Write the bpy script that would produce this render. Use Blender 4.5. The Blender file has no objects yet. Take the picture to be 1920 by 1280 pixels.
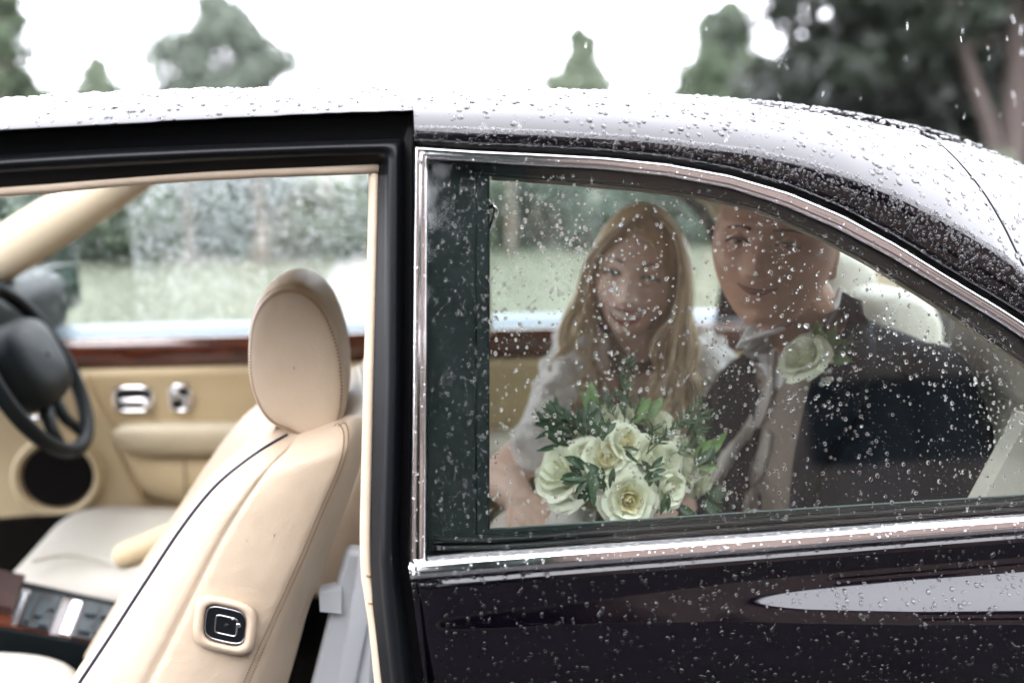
import bpy, bmesh, math, random
import numpy as np
from mathutils import Vector, Matrix
from mathutils.bvhtree import BVHTree
rnd = random.Random(11)
rng = np.random.default_rng(11)
SC = bpy.context.scene
COL = SC.collection
rad = math.radians

# ------------------------------------------------------------------ camera
EYE = Vector((0.0, -1.0, 1.36))
FPX = 1920 * 35.0 / 36.0
YAW, PITCH, ROLL = rad(7.0), rad(10.3), rad(-1.0)
FWD = Vector((math.sin(YAW) * math.cos(PITCH), math.cos(YAW) * math.cos(PITCH), -math.sin(PITCH)))
R0 = Vector((math.cos(YAW), -math.sin(YAW), 0.0))
U0 = R0.cross(FWD)
RGT = R0 * math.cos(ROLL) + U0 * math.sin(ROLL)
UPV = -R0 * math.sin(ROLL) + U0 * math.cos(ROLL)
cd = bpy.data.cameras.new('camera')
cam = bpy.data.objects.new('camera', cd)
COL.objects.link(cam)
cd.lens = 35.0
cd.sensor_width = 36.0
cd.clip_start = 0.02
cd.clip_end = 3000
cam.matrix_world = Matrix(((RGT.x, UPV.x, -FWD.x, EYE.x), (RGT.y, UPV.y, -FWD.y, EYE.y),
                           (RGT.z, UPV.z, -FWD.z, EYE.z), (0, 0, 0, 1)))
cd.dof.use_dof = True
cd.dof.focus_distance = 1.18
cd.dof.aperture_fstop = 1.85
SC.camera = cam

# ------------------------------------------------------------------ sky, sun, exposure
SKY_Z = 29.0
SUN_EL, SUN_AZ = rad(52), rad(205)
world = bpy.data.worlds.new('World')
SC.world = world
world.use_nodes = True
wn = world.node_tree.nodes
wl = world.node_tree.links
wn.clear()
sky = wn.new('ShaderNodeTexSky')
sky.sky_type = 'NISHITA'
sky.sun_disc = False
sky.sun_elevation = SUN_EL
sky.sun_rotation = SUN_AZ
sky.dust_density = 2.0
sky.air_density = 1.0
# overcast: the blue sky is veiled by an even pale cloud sheet
mix = wn.new('ShaderNodeMix')
mix.data_type = 'RGBA'
mix.inputs['Factor'].default_value = 0.86
# luminance of a fully overcast sky: brighter overhead than at the horizon
tcw = wn.new('ShaderNodeTexCoord')
sep = wn.new('ShaderNodeSeparateXYZ')
mr = wn.new('ShaderNodeMapRange')
mr.inputs['From Min'].default_value = 0.0; mr.inputs['From Max'].default_value = 1.0
mr.inputs['To Min'].default_value = SKY_Z / 1.15; mr.inputs['To Max'].default_value = SKY_Z
cmb = wn.new('ShaderNodeVectorMath'); cmb.operation = 'SCALE'
cmb.inputs[0].default_value = (.985, .985, 1.07)
wl.new(tcw.outputs['Generated'], sep.inputs[0]); wl.new(sep.outputs['Z'], mr.inputs['Value'])
wl.new(mr.outputs['Result'], cmb.inputs['Scale']); wl.new(cmb.outputs['Vector'], mix.inputs['B'])
bg = wn.new('ShaderNodeBackground')
bg.inputs['Strength'].default_value = 0.15
wo = wn.new('ShaderNodeOutputWorld')
wl.new(sky.outputs['Color'], mix.inputs['A'])
wl.new(mix.outputs['Result'], bg.inputs['Color'])
wl.new(bg.outputs['Background'], wo.inputs['Surface'])

sd = bpy.data.lights.new('sun', 'SUN')
sd.energy = 0.5
sd.angle = rad(25)
sd.color = (1.0, 0.96, 0.9)
sun = bpy.data.objects.new('sun', sd)
COL.objects.link(sun)
sdir = Vector((math.sin(SUN_AZ) * math.cos(SUN_EL), math.cos(SUN_AZ) * math.cos(SUN_EL), math.sin(SUN_EL)))
sun.rotation_euler = sdir.to_track_quat('Z', 'Y').to_euler()
sun.location = sdir * 30

SC.view_settings.view_transform = 'Standard'
SC.view_settings.look = 'None'
SC.view_settings.exposure = 1.25
SC.view_settings.gamma = 1.0
SC.view_settings.use_curve_mapping = False
SC.render.engine = 'CYCLES'
SC.cycles.use_denoising = True
SC.cycles.max_bounces = 14
SC.cycles.diffuse_bounces = 8
SC.cycles.glossy_bounces = 5
SC.cycles.transmission_bounces = 8
SC.cycles.transparent_max_bounces = 24
SC.cycles.volume_bounces = 1
SC.cycles.caustics_reflective = False
SC.cycles.caustics_refractive = False
SC.cycles.sample_clamp_indirect = 6.0

# ------------------------------------------------------------------ geometry helpers
TILT = math.tan(rad(11))
ZB = 0.948

def ray(px, py):
    return (FWD + RGT * ((px - 960) / FPX) + UPV * ((640 - py) / FPX)).normalized()

def at(px, py, y):
    d = ray(px, py)
    return EYE + d * ((y - EYE.y) / d.y)

def side(px, py, off=0.0):
    """point of the leaning near side of the car (off = metres inward)"""
    d = ray(px, py)
    s = (TILT * (EYE.z - ZB) + off - EYE.y) / (d.y - TILT * d.z)
    return EYE + d * s

def proj(p):
    v = Vector(p) - EYE
    w = v.dot(FWD)
    return 960 + FPX * v.dot(RGT) / w, 640 - FPX * v.dot(UPV) / w

def ip(x, pts):
    return float(np.interp(x, [p[0] for p in pts], [p[1] for p in pts]))

def cr(points, n, closed=False):
    """Catmull-Rom resample of a list of vectors to n points, even in index"""
    P = [Vector(p) for p in points]
    m = len(P)
    out = []
    seg = m if closed else m - 1
    for k in range(n):
        t = k / (n if closed else (n - 1)) * seg
        i = min(int(t), seg - 1)
        f = t - i
        if closed:
            a, b, c, d = P[(i - 1) % m], P[i % m], P[(i + 1) % m], P[(i + 2) % m]
        else:
            b, c = P[i], P[i + 1]
            a = P[i - 1] if i > 0 else b * 2 - c
            d = P[i + 2] if i + 2 < m else c * 2 - b
        out.append(0.5 * ((2 * b) + (c - a) * f + (2 * a - 5 * b + 4 * c - d) * f * f + (3 * b - a - 3 * c + d) * f ** 3))
    return out

class MB:
    """collects shapes into one mesh"""
    def __init__(s):
        s.v, s.f = [], []
    def add(s, vs, fs):
        o = len(s.v)
        s.v += [tuple(v) for v in vs]
        s.f += [tuple(i + o for i in f) for f in fs]
        return s
    def grid(s, rows, cu=False, cv=False, caps=False):
        n, m = len(rows), len(rows[0])
        vs = [p for r in rows for p in r]
        fs = []
        for i in range(n - 1 + (1 if cu else 0)):
            for j in range(m - 1 + (1 if cv else 0)):
                a, b = i % n, (i + 1) % n
                c, d = j % m, (j + 1) % m
                fs.append((a * m + c, a * m + d, b * m + d, b * m + c))
        if caps:
            fs.append(tuple(range(m - 1, -1, -1)))
            fs.append(tuple((n - 1) * m + j for j in range(m)))
        return s.add(vs, fs)
    def tube(s, path, r, seg=12, closed=False, flat=1.0, up=None):
        P = [Vector(p) for p in path]
        n = len(P)
        rows = []
        prev = None
        for i in range(n):
            if closed:
                t = P[(i + 1) % n] - P[(i - 1) % n]
            else:
                t = P[min(i + 1, n - 1)] - P[max(i - 1, 0)]
            t.normalize()
            ref = up if up is not None else (prev if prev is not None else (Vector((0, 0, 1)) if abs(t.z) < .9 else Vector((1, 0, 0))))
            a = (ref - t * ref.dot(t)).normalized()
            b = t.cross(a)
            prev = a
            ri = r(i / max(1, n - 1)) if callable(r) else (r[i] if isinstance(r, (list, tuple)) else r)
            rows.append([P[i] + a * (ri * flat * math.cos(k / seg * 2 * math.pi)) + b * (ri * math.sin(k / seg * 2 * math.pi)) for k in range(seg)])
        return s.grid(rows, cu=closed, cv=True, caps=not closed)
    def ball(s, c, r, M=None, nu=20, nv=12):
        r = Vector(r) if not isinstance(r, (int, float)) else Vector((r, r, r))
        c = Vector(c)
        vs, fs = [], []
        for i in range(1, nv):
            th = math.pi * i / nv
            for j in range(nu):
                ph = 2 * math.pi * j / nu
                p = Vector((r.x * math.sin(th) * math.cos(ph), r.y * math.sin(th) * math.sin(ph), r.z * math.cos(th)))
                vs.append(c + (M @ p if M else p))
        top = Vector((0, 0, r.z)); bot = Vector((0, 0, -r.z))
        vs.append(c + (M @ top if M else top)); vs.append(c + (M @ bot if M else bot))
        T, B = len(vs) - 2, len(vs) - 1
        for i in range(nv - 2):
            for j in range(nu):
                a, b = i * nu + j, i * nu + (j + 1) % nu
                fs.append((a, a + nu, b + nu, b))
        for j in range(nu):
            fs.append((T, j, (j + 1) % nu))
            q = (nv - 2) * nu
            fs.append((B, q + (j + 1) % nu, q + j))
        return s.add(vs, fs)
    def chain(s, pts, rs, seg=16, n=None):
        """rounded limb: tapered tube with ball ends"""
        P = cr(pts, n or (len(pts) * 5)) if len(pts) > 2 else [Vector(pts[0]).lerp(Vector(pts[1]), k / 6) for k in range(7)]
        Rr = list(np.interp(np.linspace(0, 1, len(P)), np.linspace(0, 1, len(rs)), rs))
        s.tube(P, Rr, seg)
        s.ball(P[0], Rr[0]); s.ball(P[-1], Rr[-1])
        return s
    def rbox(s, c, size, r=0.01, M=None, seg=3):
        """rounded box"""
        bm = bmesh.new()
        bmesh.ops.create_cube(bm, size=1)
        for v in bm.verts:
            v.co = Vector((v.co.x * size[0], v.co.y * size[1], v.co.z * size[2]))
        bmesh.ops.bevel(bm, geom=list(bm.edges), offset=min(r, min(size) * .49), segments=seg, affect='EDGES', profile=.5)
        bm.verts.index_update()
        c = Vector(c)
        s.add([c + (M @ v.co if M else v.co) for v in bm.verts], [[v.index for v in f.verts] for f in bm.faces])
        bm.free()
        return s
    def slab(s, poly, thick):
        """flat outline (3-D points) with thickness vector"""
        n = len(poly)
        t = Vector(thick)
        vs = [Vector(p) for p in poly] + [Vector(p) + t for p in poly]
        fs = [tuple(range(n)), tuple(range(2 * n - 1, n - 1, -1))] + [(i, i + n, (i + 1) % n + n, (i + 1) % n) for i in range(n)]
        return s.add(vs, fs)
    def mesh(s, name, smooth=True):
        me = bpy.data.meshes.new(name)
        me.from_pydata(s.v, [], s.f)
        me.update()
        bm = bmesh.new(); bm.from_mesh(me)
        bmesh.ops.recalc_face_normals(bm, faces=bm.faces)
        bm.to_mesh(me); bm.free()
        if smooth:
            me.shade_smooth()
        return me

WM = {}
def link(o, parent=None, M=None):
    COL.objects.link(o)
    W = M if M is not None else Matrix.Identity(4)
    if parent is not None:
        o.parent = parent
        o.matrix_parent_inverse = WM[parent].inverted()
    o.matrix_basis = W
    WM[o] = W
    return o

def obj(name, mb, m, parent=None, smooth=True, sharp=None, sub=0, M=None):
    me = mb.mesh(name, smooth) if isinstance(mb, MB) else mb
    o = bpy.data.objects.new(name, me)
    if m is not None and len(me.materials) == 0:
        me.materials.append(m)
    if sharp is not None:
        me.set_sharp_from_angle(angle=rad(sharp))
    if sub:
        md = o.modifiers.new('sub', 'SUBSURF'); md.levels = sub; md.render_levels = sub
    return link(o, parent, M)

def empty(name, loc, label=None, cat=None, group=None, parent=None):
    o = bpy.data.objects.new(name, None)
    o.empty_display_size = .1
    link(o, parent, Matrix.Translation(Vector(loc)))
    tag(o, label, cat, group)
    return o

def tag(o, label=None, cat=None, group=None, kind=None):
    if label: o['label'] = label
    if cat: o['category'] = cat
    if group: o['group'] = group
    if kind: o['kind'] = kind
    return o

def fast_mesh(name, V, T, m, smooth=True):
    """V (n,3), T (k,3) arrays"""
    me = bpy.data.meshes.new(name)
    V = np.asarray(V, dtype=np.float32); T = np.asarray(T, dtype=np.int32)
    me.vertices.add(len(V)); me.vertices.foreach_set('co', V.ravel())
    me.loops.add(T.size); me.loops.foreach_set('vertex_index', T.ravel())
    me.polygons.add(len(T)); me.polygons.foreach_set('loop_start', np.arange(0, T.size, 3, dtype=np.int32))
    me.polygons.foreach_set('loop_total', np.full(len(T), 3, dtype=np.int32))
    me.update(calc_edges=True); me.validate()
    if smooth: me.shade_smooth()
    me.materials.append(m)
    return me

def remesh(name, mb, voxel, smooth_iter=4, fac=.5):
    """one continuous surface out of overlapping closed shapes"""
    me = mb.mesh(name)
    o = bpy.data.objects.new('tmp', me)
    COL.objects.link(o)
    md = o.modifiers.new('r', 'REMESH'); md.mode = 'VOXEL'; md.voxel_size = voxel
    sm = o.modifiers.new('s', 'SMOOTH'); sm.factor = fac; sm.iterations = smooth_iter
    dg = bpy.context.evaluated_depsgraph_get()
    dg.update()
    out = bpy.data.meshes.new_from_object(o.evaluated_get(dg))
    out.name = name
    bpy.data.objects.remove(o)
    out.shade_smooth()
    return out

def bvh_of(me):
    return BVHTree.FromPolygons([v.co.copy() for v in me.vertices], [tuple(p.vertices) for p in me.polygons])

# ------------------------------------------------------------------ materials
def mat(name, col, rough=.5, metal=0.0, coat=0.0, coat_rough=.03, coat_ior=1.5, spec=.5, noise=0.0, nscale=8.0, col2=None,
        bump=0.0, bscale=200.0, sheen=0.0, sss=0.0, trans=0.0, ior=1.5, stretch=None, vor=False, wrinkle=0.0):
    m = bpy.data.materials.new(name)
    m.use_nodes = True
    N, L = m.node_tree.nodes, m.node_tree.links
    b = N['Principled BSDF']
    b.inputs['Base Color'].default_value = (*col, 1)
    b.inputs['Roughness'].default_value = rough
    b.inputs['Metallic'].default_value = metal
    b.inputs['Coat Weight'].default_value = coat
    b.inputs['Coat Roughness'].default_value = coat_rough
    b.inputs['Coat IOR'].default_value = coat_ior
    b.inputs['Specular IOR Level'].default_value = spec
    b.inputs['IOR'].default_value = ior
    b.inputs['Transmission Weight'].default_value = trans
    if sheen:
        b.inputs['Sheen Weight'].default_value = sheen
    if sss:
        b.inputs['Subsurface Weight'].default_value = sss
        b.inputs['Subsurface Radius'].default_value = (.012, .005, .003)
        b.inputs['Subsurface Scale'].default_value = 1.0
    tc = N.new('ShaderNodeTexCoord')
    src = tc.outputs['Object']
    if stretch:
        mp = N.new('ShaderNodeMapping'); mp.inputs['Scale'].default_value = stretch
        L.new(src, mp.inputs['Vector']); src = mp.outputs['Vector']
    if noise:
        t = N.new('ShaderNodeTexNoise'); t.inputs['Scale'].default_value = nscale; t.inputs['Detail'].default_value = 6
        L.new(src, t.inputs['Vector'])
        r = N.new('ShaderNodeValToRGB')
        c2 = col2 or tuple(min(1, c * 1.5) for c in col)
        r.color_ramp.elements[0].position = .5 - .5 * (1 - noise) * .6 - .05
        r.color_ramp.elements[1].position = .5 + .5 * (1 - noise) * .6 + .05
        r.color_ramp.elements[0].color = (*col, 1); r.color_ramp.elements[1].color = (*c2, 1)
        L.new(t.outputs['Fac'], r.inputs['Fac']); L.new(r.outputs['Color'], b.inputs['Base Color'])
    if bump:
        t = N.new('ShaderNodeTexVoronoi' if vor else 'ShaderNodeTexNoise'); t.inputs['Scale'].default_value = bscale
        L.new(src, t.inputs['Vector'])
        bp = N.new('ShaderNodeBump'); bp.inputs['Strength'].default_value = bump; bp.inputs['Distance'].default_value = .001
        L.new(t.outputs['Distance' if vor else 'Fac'], bp.inputs['Height']); L.new(bp.outputs['Normal'], b.inputs['Normal'])
        if wrinkle:
            t2 = N.new('ShaderNodeTexNoise'); t2.inputs['Scale'].default_value = 16; t2.inputs['Detail'].default_value = 5; t2.inputs['Distortion'].default_value = 1.2
            L.new(src, t2.inputs['Vector'])
            b2 = N.new('ShaderNodeBump'); b2.inputs['Strength'].default_value = wrinkle; b2.inputs['Distance'].default_value = .012
            L.new(t2.outputs['Fac'], b2.inputs['Height']); L.new(b2.outputs['Normal'], bp.inputs['Normal'])
    return m

def thin_glass(name, tint):
    """clear pane face: straight-through tinted light plus a Schlick mirror reflection"""
    m = bpy.data.materials.new(name); m.use_nodes = True
    N, L = m.node_tree.nodes, m.node_tree.links
    N.clear()
    out = N.new('ShaderNodeOutputMaterial'); mx = N.new('ShaderNodeMixShader')
    tr = N.new('ShaderNodeBsdfTransparent'); tr.inputs['Color'].default_value = (*tint, 1)
    gl = N.new('ShaderNodeBsdfGlossy'); gl.inputs['Roughness'].default_value = 0.0
    ge = N.new('ShaderNodeNewGeometry')
    dt = N.new('ShaderNodeVectorMath'); dt.operation = 'DOT_PRODUCT'
    L.new(ge.outputs['Normal'], dt.inputs[0]); L.new(ge.outputs['Incoming'], dt.inputs[1])
    def mth(op, a, b=None):
        n = N.new('ShaderNodeMath'); n.operation = op
        for i, v in enumerate((a, b)):
            if v is None: continue
            if isinstance(v, (int, float)): n.inputs[i].default_value = v
            else: L.new(v, n.inputs[i])
        return n.outputs[0]
    c = mth('ABSOLUTE', dt.outputs['Value'])
    k = mth('POWER', mth('SUBTRACT', 1.0, c), 5.0)
    F = mth('ADD', mth('MULTIPLY', k, .95), .040)
    L.new(F, mx.inputs['Fac']); L.new(tr.outputs[0], mx.inputs[1]); L.new(gl.outputs[0], mx.inputs[2])
    L.new(mx.outputs[0], out.inputs['Surface'])
    return m

def leafy(name, col, col2, transl=.35, rough=.5):
    m = bpy.data.materials.new(name); m.use_nodes = True
    N, L = m.node_tree.nodes, m.node_tree.links
    b = N['Principled BSDF']; b.inputs['Roughness'].default_value = rough
    b.inputs['Specular IOR Level'].default_value = .3
    ge = N.new('ShaderNodeNewGeometry'); rp = N.new('ShaderNodeValToRGB')
    rp.color_ramp.elements[0].color = (*col, 1); rp.color_ramp.elements[1].color = (*col2, 1)
    L.new(ge.outputs['Random Per Island'], rp.inputs['Fac'])
    L.new(rp.outputs['Color'], b.inputs['Base Color'])
    tr = N.new('ShaderNodeBsdfTranslucent'); L.new(rp.outputs['Color'], tr.inputs['Color'])
    mx = N.new('ShaderNodeMixShader'); mx.inputs['Fac'].default_value = transl
    L.new(b.outputs[0], mx.inputs[1]); L.new(tr.outputs[0], mx.inputs[2])
    L.new(mx.outputs[0], N['Material Output'].inputs['Surface'])
    return m

M = {}
M['paint'] = mat('aubergine paint', (.0013, .0007, .0019), .35, coat=1.0, coat_rough=.0, coat_ior=1.58, spec=.0)
M['gloss_black'] = mat('black jamb paint', (.0015, .0015, .002), .3, spec=.12)
M['rubber'] = mat('black rubber', (.0025, .003, .004), .38, spec=.22, bump=.15, bscale=500)
M['flock'] = mat('black flocked trim', (.006, .009, .009), .85, spec=.15)
M['chrome'] = mat('chrome', (.80, .79, .80), .05, metal=1.0)
M['satin_chrome'] = mat('satin chrome', (.7, .7, .72), .18, metal=1.0)
M['leather'] = mat('cream leather', (.47, .375, .275), .42, spec=.35, noise=.3, nscale=14, col2=(.51, .41, .305), bump=.3, bscale=700, vor=True, wrinkle=.22)
M['leather_pale'] = mat('pale magnolia leather', (.43, .41, .36), .40, spec=.35, noise=.3, nscale=9, col2=(.47, .445, .39), bump=.2, bscale=900, vor=True, wrinkle=.2)
M['leather_arm'] = mat('cream armrest leather', (.46, .40, .285), .42, spec=.35, noise=.3, nscale=9, col2=(.50, .435, .315), bump=.2, bscale=900, vor=True, wrinkle=.2)
M['leather_door'] = mat('straw leather', (.48, .385, .235), .45, spec=.3, noise=.3, nscale=9, col2=(.52, .42, .265), bump=.15, bscale=800, vor=True)
M['cloth_liner'] = mat('cream headlining', (.50, .43, .31), .9, spec=.1, bump=.2, bscale=700)
M['stitch'] = mat('stitching thread', (.20, .11, .06), .8)
M['piping'] = mat('navy piping', (.008, .012, .035), .4)
M['walnut'] = mat('walnut veneer', (.028, .008, .004), .2, coat=.5, coat_rough=.05, noise=.2, nscale=22, col2=(.11, .028, .012), stretch=(1, 1, 3))
M['black_plastic'] = mat('black plastic', (.005, .006, .007), .35, spec=.3)
M['black_leather'] = mat('black leather', (.003, .005, .006), .5, spec=.12, bump=.2, bscale=900, vor=True)
M['carpet'] = mat('dark carpet', (.005, .004, .003), .95, spec=.1, bump=.5, bscale=400)
M['speaker'] = mat('speaker mesh', (.004, .003, .003), .8, spec=.1, bump=.6, bscale=700)
M['grey_plastic'] = mat('pale grey plastic', (.40, .41, .43), .5)
M['glass'] = thin_glass('green tinted glass', (.93, .955, .94))
M['glass_clear'] = thin_glass('window glass', (.93, .965, .955))
M['water'] = mat('rain water', (1, 1, 1), 0.0, trans=1.0, ior=1.33)
M['mirror'] = mat('mirror glass', (.82, .86, .88), .01, metal=1.0)
# ------------------------------------------------------------------ THE CAR
CARP = Vector((0.3, 0.75, 0.0))
car = empty('car', CARP, 'dark aubergine two-door car beaded with rain, cream leather inside, front door open', 'car')

# outline of the near side, read as columns of the leaning side
SIL = [(-900, 330), (-400, 245), (0, 192), (200, 180), (400, 172), (600, 170), (775, 172), (1000, 172), (1100, 175), (1280, 183), (1400, 192), (1500, 202),
       (1600, 217), (1700, 237), (1760, 252), (1820, 272), (1880, 300), (1920, 318), (2000, 358), (2100, 415), (2200, 482), (2500, 720)]
CRE = [(-400, 340), (0, 268), (200, 257), (400, 247), (600, 239), (780, 236), (1000, 243), (1200, 255), (1400, 277), (1500, 297), (1600, 327), (1700, 367),
       (1800, 421), (1880, 472), (1920, 505), (2000, 560), (2100, 640), (2200, 735), (2500, 1000)]
CHO = [(778, 275), (900, 283), (1000, 287), (1130, 294), (1250, 306), (1370, 328), (1480, 360), (1580, 402), (1680, 456), (1780, 518), (1870, 572), (1920, 604),
       (2000, 664), (2080, 745), (2140, 835), (2160, 946)]
CHI = [(802, 299), (900, 305), (1000, 311), (1130, 318), (1250, 331), (1370, 354), (1470, 387), (1570, 430), (1670, 483), (1780, 549), (1870, 603), (1920, 636),
       (2000, 700), (2070, 775), (2110, 850), (2130, 948)]
OPN = [(918, 331), (1060, 341), (1200, 353), (1310, 367), (1420, 392), (1530, 441), (1620, 488), (1720, 549), (1800, 601), (1920, 682), (2000, 760), (2040, 830), (2050, 925)]
CT = [(770, 1045), (1920, 962), (2250, 938)]
CB = [(770, 1091), (1920, 1001), (2250, 975)]
DOORTOP = [(-400, 300), (-150, 262), (0, 243), (200, 233), (400, 222), (600, 213), (776, 207)]

_tx, _tz = [], []
for p in range(-900, 2500, 20):
    q = at(p, ip(p, SIL), .38)
    _tx.append(q.x); _tz.append(q.z)
def roof_z(x): return float(np.interp(x, _tx, _tz))

def roof_col(px, n=18):
    E = side(px, ip(px, CRE))
    zt = roof_z(E.x)
    yt = .38
    sec = []
    for k in range(121):
        t = k / 120
        dz = zt - E.z
        c1y = min(dz * .85, (yt - E.y) * .6)
        sec.append(Vector((E.x, E.y + 2 * t * (1 - t) * c1y + (yt - E.y) * t * t, E.z + dz * (2 * t * (1 - t) + t * t))))
    s0 = 0
    if px < 777:
        lim = ip(px, DOORTOP)
        while s0 < 100 and proj(sec[s0])[1] > lim: s0 += 1
    idx = np.linspace(0, 1, n) ** 1.6 * (120 - s0) + s0
    out = [sec[int(round(i))] for i in idx]
    out += [Vector((E.x, .55, zt + .006)), Vector((E.x, .75, zt + .008))]
    return out

# top edge of the far side opening, and the shell that follows it
_fx, _fz = [], []
for _p in ((-600, 318), (0, 318), (700, 318), (900, 318), (1060, 322), (1200, 332), (1280, 348), (1332, 392), (1372, 465), (1410, 550), (1436, 612), (1500, 640), (1700, 660)):
    _q = at(_p[0], _p[1], 1.39); _fx.append(_q.x); _fz.append(_q.z)
def zf(x): return float(np.interp(x, _fx, _fz))
def mirror_col(c, lift=.03):
    n = len(c) - 1
    out = list(c)
    for k, p in enumerate(reversed(c[:-1])):
        z = p.z
        if lift is not None and p.x > .1: z = max(z, min(zf(p.x) + lift, c[-1].z - .004 * (k + 1)))
        out.append(Vector((p.x, 1.5 - p.y, z)))
    return out

cols = list(range(-420, 776, 24)) + [775.9]
b = MB(); b.grid([mirror_col(roof_col(c)) for c in cols])
cols2 = [777] + list(range(790, 2260, 18))
b.grid([mirror_col(roof_col(c)) for c in cols2])
roof = obj('roof', b, M['paint'], car, sharp=60)
ROOF_SHELL_X = side(2250, 735).x

# strip between the roof crease and the chrome
b = MB()
def up_row(px, f):  # 0 crease, 1 just above chrome
    a, c = ip(px, CRE), ip(px, CHO) - 11
    return a + (c - a) * f
for sgn in (0, 1):
    rows = []
    for c in cols2:
        if c > 2155: break
        r = [side(c, up_row(c, f), o) for f, o in ((0, 0), (.06, -.0025), (.15, -.003), (.5, -.0035), (.85, -.002), (.95, .0), (1, .006))]
        up = max(0, zf(r[0].x) + .03 - r[0].z) if c > 700 else 0
        rows.append([Vector((p.x, 1.5 - p.y, p.z + up)) for p in r] if sgn else r)
    b = MB(); b.grid(rows)
    _s = obj('side_panel', b, M['paint'], car)
    if not sgn: strip = _s
# rear quarter behind the window
b = MB()
rows = []
for c in range(2130, 2330, 20):
    rows.append([side(c, r) for r in np.linspace(ip(c, CRE) - 4, 1000, 12)])
b.grid(rows); obj('rear_pillar', b, M['paint'], car)
b = MB(); b.grid([[Vector((p.x, 1.5 - p.y, p.z)) for p in r] for r in rows]); obj('rear_pillar', b, M['paint'], car)

# panel joint on the rear pillar: a recessed dark line following the shell
def on_roof(px, row):
    """point of the roof shell seen at this pixel"""
    d = ray(px, row)
    hit = ROOF_BVH.ray_cast(EYE, d)
    return hit[0], hit[1]
_me = roof.data
ROOF_BVH = bvh_of(_me)
pts = []
for p in cr([Vector((x, y, 0)) for x, y in ((1755, 262), (1800, 306), (1845, 362), (1880, 420), (1905, 470), (1935, 530))], 30):
    h = on_roof(p.x, p.y)
    if h[0] is not None: pts.append(h[0] - h[1] * .0006 if h[1].dot(h[0] - EYE) > 0 else h[0] + h[1] * .0003)
if len(pts) > 3:
    b = MB(); b.tube(pts, .0011, 6); obj('panel_joint', b, M['rubber'], car)

# dark gutter above the chrome
b = MB(); rows = []
for c in cols2:
    if c > 2155: break
    rows.append([side(c, ip(c, CHO) - 13, .002), side(c, ip(c, CHO) - 10, .010), side(c, ip(c, CHO) + 4, .010)])
b.grid(rows); obj('gutter', b, M['rubber'], car)

# chrome window frame
def frame_curve(f):
    """f 0 outer line .. 1 inner line, as pixel points"""
    out = []
    for k in range(30):
        t = k / 30
        xo, yo = 771 + 7 * t, 1048 + (275 - 1048) * t
        xi, yi = 798 + 4 * t, 1046 + (299 - 1046) * t
        out.append((xo + (xi - xo) * f, yo + (yi - yo) * f))
    for k in range(90):
        t = k / 89
        po = 778 + (2160 - 778) * t
        pi_ = 802 + (2130 - 802) * t
        yo, yi = ip(po, CHO), ip(pi_, CHI)
        out.append((po + (pi_ - po) * f, yo + (yi - yo) * f))
    return out
b = MB()
prof = [(0, .007), (.02, -.001), (.08, -.004), (.14, -.0045), (.2, -.0042), (.24, -.0035), (.5, -.006), (.72, -.0045), (.8, -.0038), (.86, -.0044), (.94, -.003), (.98, .0), (1, .006)]
rows = [[side(x, y, o) for x, y in frame_curve(f)] for f, o in prof]
b.grid(rows)
chrome_frame = obj('window_frame', b, M['chrome'], car)

b = MB()
prof = [(-.05, .008), (0, .003), (.08, -.004), (.18, -.010), (.30, -.0145), (.36, -.0150), (.42, -.0152), (.6, -.0157), (.80, -.0163), (.87, -.0145), (.93, -.010), (.97, -.006), (1.0, .0)]
rows = []
pcs = [769, 770, 772, 776] + list(range(784, 2250, 16))
for c in pcs:
    k = 1.0 if c > 775 else .6
    rows.append([side(c, ip(c, CT) + (ip(c, CB) - ip(c, CT)) * f, o * k) for f, o in prof])
b.grid(rows, caps=True)
belt = obj('belt_moulding', b, M['chrome'], car)

# near quarter window pane
b = MB()
for o in (.003, .0072):
    rows = []
    for c in [800] + list(range(810, 2126, 12)):
        t, u = ip(c, CHI) - 2, ip(c, CT) + 3
        rows.append([side(c, t + (u - t) * k / 8, o) for k in range(9)])
    b.grid(rows)
pane = obj('quarter_window', b, M['glass'], car, smooth=False)

M['felt'] = mat('grey green felt', (.06, .085, .08), .9)
# dark reveal behind the pane
def op_row(px): return ip(px, OPN)
def bot_row(px): return ip(px, [(918, 992), (1200, 974), (1500, 954), (1920, 928), (2050, 920)])
b = MB()
def reveal(f, o):
    out = []
    for k in range(20):   # bottom, right to left
        t = 1 - k / 20
        xo, xi = 802 + (2130 - 802) * t, 918 + (2050 - 918) * t
        yo, yi = ip(xo, CT) + 2, bot_row(xi)
        out.append(side(xo + (xi - xo) * f, yo + (yi - yo) * f, o))
    for k in range(12):
        t = k / 12
        yo, yi = 1044 + (299 - 1044) * t, 992 + (331 - 992) * t
        out.append(side(800 + (918 - 800) * f, yo + (yi - yo) * f, o))
    for k in range(60):
        t = k / 59
        xo, xi = 802 + (2130 - 802) * t, 918 + (2050 - 918) * t
        yo, yi = ip(xo, CHI), op_row(xi)
        out.append(side(xo + (xi - xo) * f, yo + (yi - yo) * f, o))
    return out
b.grid([reveal(f, o) for f, o in ((-.02, .008), (.02, .014), (.76, .016), (.78, .020), (.80, .017), (.97, .018), (1.0, .022), (1.0, .05))])
obj('window_reveal', b, M['flock'], car, sharp=40)
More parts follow.
